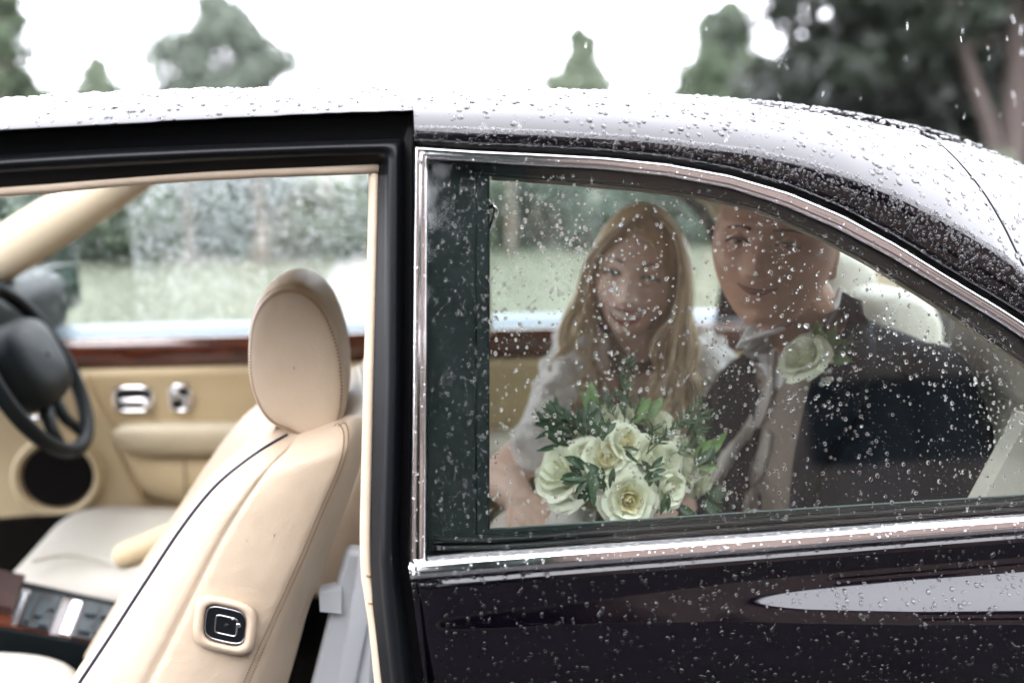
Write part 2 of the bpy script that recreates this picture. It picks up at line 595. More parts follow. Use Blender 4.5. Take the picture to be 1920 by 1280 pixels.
# inner lip: cream edge of the trim round the opening
b = MB()
lip = []
for k in range(60):
    xi = 922 + (2045 - 922) * k / 59
    lip.append(side(xi, op_row(xi) + 1, .055))
b.tube(lip, .0035, 8)
obj('window_lip', b, M['cloth_liner'], car)
b = MB(); b.tube([side(x, bot_row(x) + 4, .05) for x in range(918, 2050, 60)], .004, 8); obj('window_lip', b, M['felt'], car)
b = MB()
for dr, o in ((20, .012), (34, .010)):
    b.tube([side(x, bot_row(x) + dr * (1 - .25 * (x - 918) / 1000), o) for x in range(812, 2050, 60)], .0028, 8)
obj('glass_seal', b, M['rubber'], car)

# door opening jamb
XS = [-400, -150, 0, 200, 400, 600]
def jamb(rows, corner, vert, r, depth):
    pts = [Vector((x, y, 0)) for x, y in zip(XS, rows)]
    top = [Vector((x, float(np.interp(x, XS + [corner[0]], rows + [corner[1]])), 0)) for x in np.linspace(-400, corner[0] - r, 50)]
    vr = [corner[1] + r] + [v[1] for v in vert]
    vx = [float(np.interp(corner[1] + r, [v[1] for v in vert], [v[0] for v in vert]))] + [v[0] for v in vert]
    ver = [Vector((float(np.interp(y, vr, vx)), y, 0)) for y in np.linspace(corner[1] + r, vert[-1][1], 70)]
    A, B, Cc = top[-1], Vector((corner[0], corner[1], 0)), ver[0]
    arc = [A * (1 - t) ** 2 + B * (2 * t * (1 - t)) + Cc * t * t for t in np.linspace(.1, .9, 9)]
    return [side(p.x, p.y, depth) for p in top + arc + ver]
VY = (275, 700, 1045, 1130, 1280, 1480)
def V(*xs): return list(zip(xs, VY))
c0 = jamb([300, 262, 243, 233, 222, 213], (776, 207), V(776, 775, 768, 787, 803, 825), 3, -.001)
c0b = jamb([302, 264, 245, 235, 224, 215], (775, 209), V(775, 774, 767, 786, 802, 824), 3, .004)
c1 = jamb([304, 266, 247, 237, 226, 217], (773, 211), V(772, 771, 764, 783, 799, 821), 3, .022)
c2 = jamb([345, 309, 291, 279, 271, 265], (757, 260), V(757, 756, 748, 760, 777, 797), 6, .026)
b = MB(); b.grid([c0, c0b, c1, c2]); obj('door_jamb', b, M['gloss_black'], car, sharp=40)
c2b = jamb([345, 309, 291, 279, 271, 265], (757, 260), V(757, 756, 748, 760, 777, 797), 6, .0255)
c3 = jamb([354, 318, 300, 288, 279, 272], (748, 268), V(746, 744, 735, 744, 760, 781), 22, .010)
c4 = jamb([362, 326, 309, 297, 287, 279], (740, 276), V(738, 736, 727, 734, 750, 771), 26, .007)
c5 = jamb([375, 338, 322, 310, 299, 291], (728, 288), V(724, 721, 712, 718, 735, 755), 24, .018)
c5b = jamb([380, 342, 326, 314, 303, 294], (724, 291), V(721, 718, 709, 715, 732, 752), 22, .024)
c6 = jamb([405, 368, 351, 336, 321, 312], (713, 306), V(711, 702, 696, 699, 716, 735), 10, .030)
c7 = jamb([411, 373, 356, 340, 325, 316], (708, 311), V(706, 696, 690, 694, 712, 731), 8, .060)
b = MB(); b.grid([c2b, c3, c4, c5, c5b, c6, c7]); obj('door_seal', b, M['rubber'], car)
b = MB()
b.tube([side(x, y, .036) for x, y in ((-400, 417), (-150, 375), (0, 359), (100, 352), (200, 342), (300, 334), (400, 328), (500, 323), (600, 320), (711, 316))], .0058, 14)
obj('door_welt', b, M['leather'], car)
b = MB()
b.tube(cr([side(x, y, .040) for x, y in ((702, 322), (698, 500), (692, 700), (687, 900), (685, 1000), (687, 1075), (692, 1110), (702, 1180), (712, 1280), (728, 1450))], 50), .0060, 14)
obj('door_welt', b, M['leather'], car)
# a stitched joint in the vertical welt
b = MB()
b.tube([side(x, y, .034) for x, y in ((686, 1078), (697, 1080))], .0012, 6); obj('welt_joint', b, M['stitch'], car); b = MB(); b.tube([side(x, y, .034) for x, y in ((690, 1130), (700, 1132))], .0012, 6)
obj('welt_joint', b, M['stitch'], car)

# lower body: belt ledge, shoulder and haunch that swells towards the rear
def body_col(px):
    cb = ip(px, CB)
    out = []
    A = float(np.interp(px, [775, 1150, 1330, 1400, 1500, 1700, 1920, 2250], [7, 12, 19, 25, 32, 40, 44, 46]))
    w = float(np.interp(px, [775, 1400, 1920, 2250], [30, 30, 40, 44]))
    p0 = side(px, cb - 4, -.0005)
    y, z = p0.y, p0.z
    out.append(Vector((p0.x, y, z)))
    x = p0.x
    prev = z
    edge = max(0.0, 1 - (px - 775) / 40.0)
    for k in range(1, 110):
        dr = k * 4.5
        znew = p0.z - dr * .00058
        if dr < 16: a = 30
        elif dr < 22: a = 6
        else:
            dc = float(np.interp(px, [1390, 1920], [88, 106]))
            q = (dr - dc)
            a = 3 + A * math.exp(-(q / w) ** 2)
            if q > 60: a -= min(9, (q - 60) * .05)
        y -= math.tan(rad(a)) * (prev - znew)
        prev = znew
        out.append(Vector((x, y + .006 * edge ** 2, znew)))
    return out
def body_left(dr_z, px):
    return px
b = MB()
rows = []
for c in [771, 773, 777, 783, 792, 805] + list(range(820, 2330, 18)) + list(range(2340, 2960, 40)):
    col = body_col(c)
    # leading edge bends backwards below the belt like the shut line
    zt = col[0].z
    sh = max(0, 1 - (c - 771) / 250)
    col = [Vector((p.x + sh * .085 * max(0, (zt - p.z) - .008) , p.y, p.z)) for p in col]
    rows.append(col)
first = [Vector((p.x + .001, p.y + .03, p.z)) for p in rows[0]]
first2 = [Vector((p.x, p.y + .003, p.z)) for p in rows[0]]
b.grid([first, first2] + rows)
body = obj('rear_wing', b, M['paint'], car)
BODYROWS = rows
# far flank and sill so that the shell is closed below
b = MB()
b.rbox((-.2, 1.50, .62), (2.6, .06, .62), .02); b.rbox((.2, .75, .28), (3.0, 1.4, .05), .02); b.rbox((-.5, .06, .33), (1.2, .12, .12), .03)
obj('body_shell', b, M['paint'], car)
b = MB(); b.rbox((-.2, .75, .32), (2.5, 1.36, .03), .01); obj('carpet', b, M['carpet'], car)

# roof lining
def lining_col(px):
    if px < 700: q = side(px, ip(px, [(-400, 411), (-150, 373), (0, 356), (200, 340), (400, 325), (600, 316), (712, 311)]), .058)
    elif px < 918: q = side(px, 311 + (331 - 311) * (px - 700) / 218, .056)
    else: q = side(px, op_row(px), .054)
    zt = roof_z(q.x) - .022
    out = []
    for k in range(9):
        u = k / 8 * math.pi / 2
        out.append(Vector((q.x, q.y + (.6 - q.y) * (1 - math.cos(u)), q.z + (zt - q.z) * math.sin(u))))
    out.append(Vector((q.x, .75, zt + .004)))
    if q.x < .1: return mirror_col(out, None)
    zo = zf(q.x)
    fz_ = [Vector((q.x, 1.39 - .49 * (1 - math.cos(k / 8 * math.pi / 2)), zo + max(.004, zt - zo) * math.sin(k / 8 * math.pi / 2))) for k in range(9)]
    return out + list(reversed(fz_))
b = MB(); b.grid([lining_col(c) for c in range(-400, 2040, 30)])
obj('headlining', b, M['cloth_liner'], car)

# far side: rail, pillars, belt, panes
def far(p): return Vector((p.x, 1.5 - p.y, p.z))
b = MB(); rows = []
for c in range(-400, 2040, 30):
    q = lining_col(c)[-1]; e = side(c, ip(c, CRE)); fe = far(e)
    if c > 700: fe.z = max(fe.z, zf(q.x) + .03)
    rows.append([q, q + Vector((0, .03, -.004)), fe, fe + Vector((0, -.03, .02))])
b.grid(rows); obj('roof_rail', b, M['gloss_black'], car)
def far_ends(c, o):
    t = far(side(c, lining_row(c), o)); u = far(side(c, ip(c, [(-600, 1145), (770, 1047), (1920, 964), (2250, 938)]), o))
    if c > 700:
        zt = zf(t.x) + .004; t = t + (t - u) * ((zt - t.z) / max(.01, t.z - u.z)) if t.z - u.z > .02 else t + Vector((0, -.01, zt - t.z))
    return t, u
def far_pane(c0_, c1_):
    b = MB()
    for o in (.003, .0068):
        rows = []
        if c0_ < 0:
            t = far(side(-420, lining_row(-420), o)); u = far(side(-420, ip(-420, [(-600, 1145), (770, 1047)]), o))
            rows.append([(t + Vector((-1.0, 0, 0))).lerp(u + Vector((-1.0, 0, 0)), k / 6) for k in range(7)])
        for c in np.linspace(c0_, c1_, 30):
            t, u = far_ends(c, o)
            rows.append([t.lerp(u, k / 6) for k in range(7)])
        b.grid(rows)
    return b
def lining_row(px):
    if px < 700: return ip(px, [(-400, 411), (-150, 373), (0, 356), (200, 340), (400, 325), (600, 316), (712, 311)]) - 6
    if px < 918: return 305 + 20 * (px - 700) / 218
    return op_row(px) - 6
door_glass = obj('door_window', far_pane(-420, 770), M['glass_clear'], car, smooth=False)
far_quarter = obj('quarter_window', far_pane(800, 2040), M['glass_clear'], car, smooth=False)

# screen pillar on the far side (leaning forward) and dark screen edge
b = MB()
path = cr([at(275, 318, 1.30), at(215, 352, 1.36), at(120, 405, 1.37), at(20, 468, 1.38), at(-60, 520, 1.38), at(-170, 590, 1.38)], 30)
b.tube(path, lambda t: .030 + .016 * min(1, t * 2.2), 18, flat=1.25, up=Vector((0, 0, 1)))
obj('screen_pillar', b, M['cloth_liner'], car)
b = MB()
b.slab([at(-260, 330, 1.2), at(25, 372, 1.35), at(60, 362, 1.35), at(40, 345, 1.3), at(-260, 300, 1.2)], (0, .004, 0))
obj('windscreen', b, M['glass_clear'], car, smooth=False)
b = MB(); b.slab([at(-50, 505, 1.42), at(14, 500, 1.42), at(30, 560, 1.42), at(60, 612, 1.42), at(-50, 625, 1.42)], (0, .02, 0))
obj('mirror_mount', b, M['black_plastic'], car, smooth=False)

M['wet_trim'] = mat('brushed belt trim', (.16, .19, .22), .35, metal=.3)
# far belt: wet bright moulding outside, walnut fillet inside
def hline(px0, r0, px1, r1, y, n=24):
    return [at(px0 + (px1 - px0) * k / (n - 1), r0 + (r1 - r0) * k / (n - 1), y) for k in range(n)]
b = MB()
for (a, c_, off) in ((-300, 760, 0), (800, 1800, 0)):
    def rr(px, base): return base + (px - 400) * (-.0255)
    rows = []
    for dr, y in ((-3, 1.545), (0, 1.53), (6, 1.515), (14, 1.50), (24, 1.488), (28, 1.48)):
        rows.append(hline(a, rr(a, 606 + dr), c_, rr(c_, 606 + dr), y))
    b.grid(rows)
obj('belt_moulding', b, M['wet_trim'], car)

def rr(px, base): return base + (px - 400) * (-.0255)
door = empty('door', at(350, 900, 1.43), parent=car)
def fillet(par, px0, px1):
    b = MB()
    rows = [hline(px0, rr(px0, r), px1, rr(px1, r), y) for r, y in ((628, 1.475), (630, 1.448), (634, 1.440), (650, 1.434), (668, 1.433), (684, 1.438), (687, 1.45))]
    b.grid(rows); return obj('wood_fillet', b, M['walnut'], par)
fillet(door, -60, 745)
def relief(par, name, m, px0, px1, prof_rows, n=30):
    b = MB(); b.grid([hline(px0, rr(px0, r), px1, rr(px1, r), y, n) for r, y in prof_rows]); return obj(name, b, m, par)
relief(door, 'door_panel', M['leather_door'], -120, 745,
       ((684, 1.455), (687, 1.438), (692, 1.428), (700, 1.426), (712, 1.432), (740, 1.436), (790, 1.438), (840, 1.438), (900, 1.436), (960, 1.435), (1100, 1.43), (1300, 1.43)))
# armrest
b = MB()
arm = [(212, 812), (225, 797), (260, 791), (360, 790), (480, 790), (620, 786), (740, 782)]
low = [(214, 826), (228, 842), (262, 852), (360, 855), (480, 852), (620, 848), (740, 846)]
rows = []
for f, y in ((0, 1.437), (.02, 1.40), (.10, 1.375), (.25, 1.362), (.5, 1.36), (.8, 1.368), (.95, 1.385), (1, 1.435)):
    rows.append(cr([at(a[0] + (l[0] - a[0]) * f, a[1] + (l[1] - a[1]) * f, y) for a, l in zip(arm, low)], 40))
b.grid(rows); obj('armrest', b, M['leather_arm'], door)
# map pocket with sloping front and a seam
b = MB()
pk = [(212, 822), (240, 880), (268, 925), (320, 945), (420, 950), (560, 950), (740, 945)]
pt = [(216, 812), (250, 838), (280, 850), (340, 853), (430, 853), (560, 850), (740, 846)]
rows = []
for f, y in ((0, 1.437), (.05, 1.412), (.3, 1.40), (.8, 1.402), (1, 1.43)):
    rows.append(cr([at(a[0] + (l[0] - a[0]) * f, a[1] + (l[1] - a[1]) * f, y) for a, l in zip(pt, pk)], 30))
b.grid(rows); obj('map_pocket', b, M['leather_door'], door)
b = MB(); b.tube([at(346, 858, 1.397), at(348, 940, 1.397)], .0016, 6); obj('seam', b, M['stitch'], door)
# curved trim roll that sweeps down the front of the door
b = MB(); b.tube(cr([at(x, y, 1.418) for x, y in ((150, 706), (165, 740), (190, 785), (215, 818), (238, 868), (262, 925), (280, 960))], 30), lambda t: .012 - .004 * t, 12)
obj('trim_roll', b, M['leather_door'], door)

def bezel(cx, cy, w, h, y, r, t=.0045):
    out = []
    for k in range(28):
        a = k / 28 * 2 * math.pi
        c, s = math.cos(a), math.sin(a)
        n = 4.0
        q = (abs(c) ** n + abs(s) ** n) ** (-1 / n)
        out.append(at(cx + w / 2 * c * q, cy + h / 2 * s * q, y))
    b = MB(); b.tube(out, t, 8, closed=True); return b, out
for (cx, cy, w, h, kind) in ((250, 748, 72, 44, 'handle'), (338, 746, 38, 46, 'switch')):
    bb, ring = bezel(cx, cy, w, h, 1.430, 8)
    e = obj('door_handle' if kind == 'handle' else 'window_switch', bb, M['chrome'], door)
    b = MB(); b.slab([p + Vector((0, .004, 0)) for p in ring], (0, .01, 0)); obj('recess', b, M['black_plastic'], e, smooth=False)
    b = MB()
    if kind == 'handle':
        b.rbox(at(250, 752, 1.425), (.066, .012, .016), .005); b.ball(at(274, 757, 1.42), .011)
        obj('lever', b, M['chrome'], e)
    else:
        b.rbox(at(330, 740, 1.425), (.016, .012, .026), .005); b.rbox(at(346, 752, 1.425), (.012, .01, .03), .004)
        obj('rocker', b, M['satin_chrome'], e)

# kick panel with loudspeaker
b = MB()
b.slab([at(-150, 800, 1.40), at(60, 735, 1.40), at(150, 715, 1.40), at(205, 812, 1.40), at(262, 940, 1.40), at(262, 1010, 1.40), at(-150, 1090, 1.40)], (0, .025, 0))
obj('kick_panel', b, M['leather_door'], car, smooth=False)
b = MB()
ring = [at(108 + 78 * math.cos(a), 892 + 70 * math.sin(a), 1.398) for a in np.linspace(0, 2 * math.pi, 36, endpoint=False)]
b.tube(ring, .012, 10, closed=True); sp = obj('loudspeaker', b, M['leather_door'], car)
b = MB(); b.slab([at(108 + 66 * math.cos(a), 892 + 58 * math.sin(a), 1.39) for a in np.linspace(0, 2 * math.pi, 36, endpoint=False)], (0, .01, 0))
obj('grille', b, M['speaker'], sp, smooth=False)
# dash edge and dark footwell
b = MB(); b.rbox(at(-190, 640, 1.05), (.3, 1.2, .16), .05); obj('dashboard', b, M['black_leather'], car)
b = MB(); b.slab([at(-300, 1000, 1.36), at(250, 955, 1.38), at(350, 1150, 1.38), at(-300, 1250, 1.36)], (0, .02, 0)); obj('footwell', b, M['carpet'], car, smooth=False)

# far door mirror
mir = empty('door_mirror', at(60, 600, 1.62), parent=car)
_c0 = at(90, 545, 1.70); _nm = Vector((.90, -.43, .07)).normalized()
def on_mirror(px, py):
    d = ray(px, py); return EYE + d * ((_c0 - EYE).dot(_nm) / d.dot(_nm))
q = [on_mirror(x, y) for x, y in ((30, 524), (60, 511), (100, 502), (138, 495), (146, 515), (151, 566), (120, 584), (76, 600), (48, 578))]
b = MB(); b.slab(q, _nm * -.006); obj('mirror_glass', b, M['mirror'], mir, smooth=False)
b = MB()
cq = sum(q, Vector()) / len(q)
rows = [[cq + (p - cq) * s - _nm * (d + .002) for p in q] for s, d in ((1.01, .004), (1.03, -.003), (1.07, .0), (1.09, .015), (1.05, .06), (.85, .10), (.5, .125), (.05, .13))]
b.grid(rows, cv=True); obj('housing', b, M['paint'], mir)

# steering wheel
sw_c = at(60, 692, 1.09)
sw = empty('steering_wheel', sw_c, parent=car)
n = Vector((math.cos(rad(25)), 0, math.sin(rad(25))))
ux = Vector((0, 1, 0)); uy = Vector((-math.sin(rad(25)), 0, math.cos(rad(25))))
b = MB(); b.tube([sw_c + ux * (.185 * math.cos(a)) + uy * (.185 * math.sin(a)) for a in np.linspace(0, 2 * math.pi, 72, endpoint=False)], .0155, 16, closed=True)
obj('rim', b, M['black_leather'], sw)
b = MB()
rows = []
for s, d in ((1.0, -.05), (1.06, -.02), (1.04, .015), (.92, .032), (.6, .040), (.05, .043)):
    r = []
    for k in range(40):
        a = k / 40 * 2 * math.pi
        w, h = .118, .088
        qq = (abs(math.cos(a)) ** 3.2 + abs(math.sin(a)) ** 3.2) ** (-1 / 3.2)
        wx, wy = w * math.cos(a) * qq * s, h * math.sin(a) * qq * s
        r.append(sw_c + ux * wx * (1 + .12 * (wy / h)) + uy * (wy + .012) + n * d)
    rows.append(r)
b.grid(rows, cv=True); obj('hub_pad', b, M['black_leather'], sw)
for a0 in (18, 162, 250, 290):
    b = MB(); a = rad(a0)
    d = ux * math.cos(a) + uy * math.sin(a)
    b.tube([sw_c + d * .07 - n * .004, sw_c + d * .13 - n * .012, sw_c + d * .182 - n * .004], [.028, .020, .014], 12, flat=.5, up=n); obj('spoke', b, M['black_leather'], sw)
b = MB(); b.tube([sw_c + n * .0, sw_c - n * .3], .035, 16); obj('column', b, M['black_plastic'], sw)
b = MB(); b.ball(at(88, 783, 1.2), (.012, .02, .012)); b.tube([at(40, 785, 1.15), at(86, 783, 1.2)], .005, 8); obj('column_stalk', b, M['chrome'], sw)

# ---- front seats
def front_seat():
    st = empty('front_seat', at(330, 1350, .48), parent=car)
    F = [(560, 803), (508, 832), (455, 868), (400, 915), (340, 990), (270, 1095), (205, 1195), (145, 1285), (85, 1380), (25, 1480)]
    S_ = [(566, 800), (543, 838), (508, 872), (468, 925), (420, 1000), (365, 1105), (318, 1200), (272, 1290), (225, 1390), (180, 1490)]
    T = [(612, 785), (645, 795), (651, 830), (638, 880), (605, 955), (563, 1055), (515, 1160), (457, 1290), (405, 1400), (350, 1500)]
    Rr = [(622, 780), (662, 782), (669, 812), (662, 860), (640, 930), (598, 1045), (553, 1170), (520, 1290), (480, 1400), (420, 1500)]
    yF = [.40, .315, .292, .286, .284, .284, .284, .284, .284, .284]
    yS = [.39, .30, .262, .252, .249, .248, .248, .248, .248, .248]
    yT = [.39, .315, .272, .262, .259, .258, .258, .258, .258, .258]
    yR = [.40, .345, .315, .306, .304, .304, .304, .304, .304, .304]
    n = 60
    def cv(P, Y): return cr([at(p[0], p[1], y) for p, y in zip(P, Y)], n)
    cF, cS, cT, cR = cv(F, yF), cv(S_, yS), cv(T, yT), cv(Rr, yR)
    rows = []
    for k in range(n):
        f, s, t, r = cF[k], cS[k], cT[k], cR[k]
        bul = Vector((0, -.012 * min(1, k / 8), 0))
        row = []
        inner = Vector((0, .44 - (f.y - .284) * 1.0, 0))
        ax = Vector((s - f)); ax.normalize()
        # inboard: front face is dished between two bolsters
        row.append(r + Vector((0, .40 - (r.y - .304), 0)))
        row.append(f + Vector((0, .455 - (f.y - .284), 0)) + ax * .03)
        row.append(f + Vector((0, .44 - (f.y - .284), 0)) - ax * .002)
        row.append(f + Vector((0, .37 - (f.y - .284), 0)) - ax * .016)
        row.append(f + Vector((0, .28 - (f.y - .284) * .6, 0)) + ax * .02)
        row.append(f + Vector((0, .16, 0)) + ax * .02)
        row.append(f + Vector((0, .07, 0)) - ax * .014)
        row.append(f + Vector((0, .025, 0)) - ax * .012)
        row.append(f)
        for q in (.06, .2, .4, .6, .8, .93):
            row.append(f.lerp(s, q) + bul * (math.sin(q * math.pi) ** .6) * .75)
        row.append(s + Vector((0, .0025 * min(1, k / 5), 0)))
        for q in (.04, .12, .3, .5, .7, .88, .96):
            row.append(s.lerp(t, q) + bul * (math.sin(q * math.pi) ** .5) * .8)
        row.append(t + Vector((0, .0015, 0)))
        for q in (.12, .45, .8):
            row.append(t.lerp(r, q) + Vector((0, -.006 * math.sin(q * math.pi), 0)))
        row.append(r)
        row.append(r + Vector((.012, .02, -.004)))
        row.append(r + Vector((.016, .10, -.004)))
        rows.append(row)
    b = MB(); b.grid(rows, cv=True, caps=True)
    back = obj('backrest', b, M['leather'], st)
    b = MB(); b.tube([p + Vector((0, -.001, 0)) for p in cF[3:]], .0026, 8); obj('piping', b, M['piping'], back)
    # stitching: two lines of single thread stitches
    b = MB()
    for off in (-.0045, .0045):
        L_ = [cT[k].lerp(cR[k] if off > 0 else cS[k], abs(off) / max(1e-6, ((cR[k] if off > 0 else cS[k]) - cT[k]).length)) for k in range(4, n)]
        P = cr(L_, 420)
        bv = back_bvh(back)
        for k in range(0, 418, 2):
            mid = (P[k] + P[k + 1]) / 2
            h = bv.ray_cast(mid + Vector((0, -.06, 0)), Vector((0, 1, 0)))
            if h[0] is None: continue
            d = (P[k + 1] - P[k]) * .40
            c = h[0] + Vector((0, -.0002, 0))
            b.tube([c - d, c + d], .0010, 5)
    obj('stitching', b, M['stitch'], back)
    # head restraint
    prof = [(467, 640), (475, 592), (497, 556), (533, 537), (574, 545), (609, 580), (635, 645), (645, 716), (641, 778), (622, 816), (592, 826), (545, 810), (505, 790), (480, 752), (467, 700)]
    base = cr([at(x, y, .36) for x, y in prof], 60, closed=True)
    cc = sum(base, Vector()) / len(base)
    rows = []
    for s, y in ((.02, .3475), (.3, .3478), (.6, .3490), (.82, .3510), (.93, .3535), (.975, .3575), (.992, .3610), (1.0, .3635), (1.012, .364), (1.03, .372), (1.05, .39), (1.065, .42), (1.07, .46), (1.06, .51), (1.04, .55), (1.0, .575), (.9, .587), (.6, .592), (.02, .593)):
        rows.append([Vector((cc.x + (p.x - cc.x) * s, y, cc.z + (p.z - cc.z) * s)) for p in base])
    b = MB(); b.grid(rows, cv=True)
    hr = obj('headrest', b, M['leather'], st)
    b = MB()
    for s, y in ((.935, .3534), (.957, .3552)):
        P = cr([Vector((cc.x + (p.x - cc.x) * s, y, cc.z + (p.z - cc.z) * s)) for p in base], 300, closed=True)
        for k in range(0, 300, 2):
            d = (P[(k + 1) % 300] - P[k]) * .45
            b.tube([P[k] - d, P[k] + d], .0008, 5)
        if s > .94: break
    obj('stitching', b, M['stitch'], hr)
    # release switch
    def rsq(cx, cy, w, h, y, n_=32, ex=4.0, rot=8):
        out = []
        for k in range(n_):
            a = k / n_ * 2 * math.pi
            c, s = math.cos(a), math.sin(a)
            q = (abs(c) ** ex + abs(s) ** ex) ** (-1 / ex)
            X, Y = w / 2 * c * q, h / 2 * s * q
            # slight lean with the backrest
            X, Y = X - Y * .10, Y + X * .22
            out.append(at(cx + X, cy + Y, y))
        return out
    b = MB()
    rows = [rsq(422, 1172, 118 * s, 104 * s, y) for s, y in ((1.0, .246), (.99, .240), (.95, .2335), (.85, .2300), (.74, .2300), (.68, .2335), (.66, .240))]
    b.grid(rows, cv=True); bz = obj('release_switch', b, M['leather'], back)
    b = MB(); r1, r2 = rsq(423, 1171, 76, 62, .238), rsq(423, 1171, 72, 58, .2338)
    b.grid([r1, r2], cv=True); b.add(r2, [tuple(range(len(r2)))])
    obj('switch_plate', b, M['black_plastic'], st)
    b = MB()
    b.tube(rsq(423, 1171, 75, 61, .2345), .0009, 6, closed=True)
    b.tube(rsq(424, 1172, 40, 33, .2330, ex=8), .0010, 6, closed=True)
    b.rbox(at(447, 1172, .2325), (.006, .003, .006), .001); b.ball(at(436, 1160, .2325), .0012)
    obj('switch_surround', b, M['chrome'], st)
    b = MB(); rq = rsq(424, 1172, 36, 29, .2335, ex=8); b.slab(rq, (0, -.0012, 0)); b.ball(at(425, 1172, .232), (.003, .002, .003)); obj('switch_button', b, M['black_plastic'], st, smooth=False)
    return st
def back_bvh(o): return bvh_of(o.data)
seat1 = front_seat()

def copy_tree(o, parent, D):
    c = o.copy(); COL.objects.link(c)
    c.parent = parent
    W = D @ WM[o]
    c.matrix_parent_inverse = WM[parent].inverted() if parent else Matrix.Identity(4)
    c.matrix_basis = W; WM[c] = W
    for ch in list(o.children):
        if ch in WM: copy_tree(ch, c, D)
    return c
seat2 = copy_tree(seat1, car, Matrix.Translation((.21, .62, -.01)))

def cushion(par, c, size, name='cushion', m='leather_pale', r=.06, rot=0.0):
    Rm = Matrix.Rotation(rot, 3, 'Y')
    b = MB()
    n, m_ = 22, 22
    rows = []
    for i in range(n):
        v = -math.pi / 2 + math.pi * i / (n - 1)
        row = []
        for j in range(m_ * 2):
            u = 2 * math.pi * j / (m_ * 2)
            def sp(w, e): return math.copysign(abs(w) ** e, w)
            x = size[0] / 2 * sp(math.cos(v), .35) * sp(math.cos(u), .38)
            y = size[1] / 2 * sp(math.cos(v), .35) * sp(math.sin(u), .38)
            z = size[2] / 2 * sp(math.sin(v), .55)
            # a dished centre between bolsters
            z += .018 * min(1, (abs(y) / (size[1] / 2)) ** 3) * (1 if z > 0 else 0)
            row.append(Vector(c) + Rm @ Vector((x, y, z)))
        rows.append(row)
    b.grid(rows, cv=True)
    return obj(name, b, M[m], par)
cushion(seat1, (-.80, .46, .50), (.56, .40, .17), rot=rad(6))
cushion(seat2, (-.53, 1.14, .475), (.54, .50, .16), rot=rad(6))
# seam across the driver cushion and its folding armrest
b = MB(); b.tube(cr([at(60, 1050, .93), at(130, 1040, 1.0), at(200, 1052, 1.0), at(260, 1080, .95)], 20), .004, 8); obj('seam', b, M['leather_pale'], seat2)
b = MB()
b.chain([at(238, 1040, .86), at(330, 1005, .88), at(460, 950, .92)], [.026, .030, .034]); obj('armrest', b, M['leather_door'], seat2)

# ---- centre console
con = empty('centre_console', at(120, 1200, .76), parent=car)
def cpt(px, row, y, dz=0): p = at(px, row, y); p.z += dz; return p
A1, A2 = at(-80, 1062, .86), at(330, 1152, .86)
B1, B2 = at(-120, 1158, .70), at(300, 1232, .70)
b = MB()
dn = Vector((0, 0, -.22))
b.add([A1, A2, B2, B1, A1 + dn, A2 + dn, B2 + dn, B1 + dn], [(0, 1, 2, 3), (4, 7, 6, 5), (0, 4, 5, 1), (1, 5, 6, 2), (2, 6, 7, 3), (3, 7, 4, 0)])
obj('console_body', b, M['black_leather'], con, smooth=False)
def con_uv(u, v, h=0.0):
    p = A1.lerp(A2, u).lerp(B1.lerp(B2, u), v)
    nrm = (A2 - A1).cross(B1 - A1).normalized()
    if nrm.z < 0: nrm = -nrm
    return p + nrm * h
def con_quad(name, m, u0, u1, v0, v1, h0, h1, par=con):
    b = MB()
    q = [con_uv(u0, v0, h0), con_uv(u1, v0, h0), con_uv(u1, v1, h0), con_uv(u0, v1, h0)]
    t = [con_uv(u0, v0, h1), con_uv(u1, v0, h1), con_uv(u1, v1, h1), con_uv(u0, v1, h1)]
    b.add(q + t, [(0, 3, 2, 1), (4, 5, 6, 7), (0, 1, 5, 4), (1, 2, 6, 5), (2, 3, 7, 6), (3, 0, 4, 7)])
    return obj(name, b, m, par, smooth=False)
con_quad('wood_panel', M['walnut'], .20, .99, .18, .95, -.002, .003)
M['walnut_light'] = mat('matt dark veneer', (.022, .011, .009), .5, spec=.3, noise=.3, nscale=40, col2=(.045, .02, .016))
con_quad('lid', M['walnut_light'], .02, .30, .06, .75, .004, .02)
con_quad('bright_strip', M['satin_chrome'], .315, .335, .30, .90, .003, .006)
con_quad('bright_strip', M['satin_chrome'], .535, .575, .22, .92, .003, .006)
sp1 = con_quad('switch_pack', M['black_plastic'], .345, .49, .20, .92, .003, .007)
sp2 = con_quad('switch_pack', M['black_plastic'], .585, .80, .18, .95, .003, .007)
M['switch_grey'] = mat('grey switch caps', (.02, .03, .035), .4, spec=.3)
for (u0, u1, v0, v1) in ((.36, .385, .3, .85), (.40, .44, .42, .72), (.45, .475, .25, .55), (.43, .47, .75, .88)):
    con_quad('switch_cap', M['switch_grey'], u0, u1, v0, v1, .007, .011, sp1)
for (u0, u1, v0, v1) in ((.61, .66, .25, .5), (.61, .66, .6, .86), (.68, .73, .25, .5), (.68, .73, .6, .86), (.745, .78, .3, .8)):
    con_quad('switch_cap', M['switch_grey'], u0, u1, v0, v1, .007, .012, sp2)

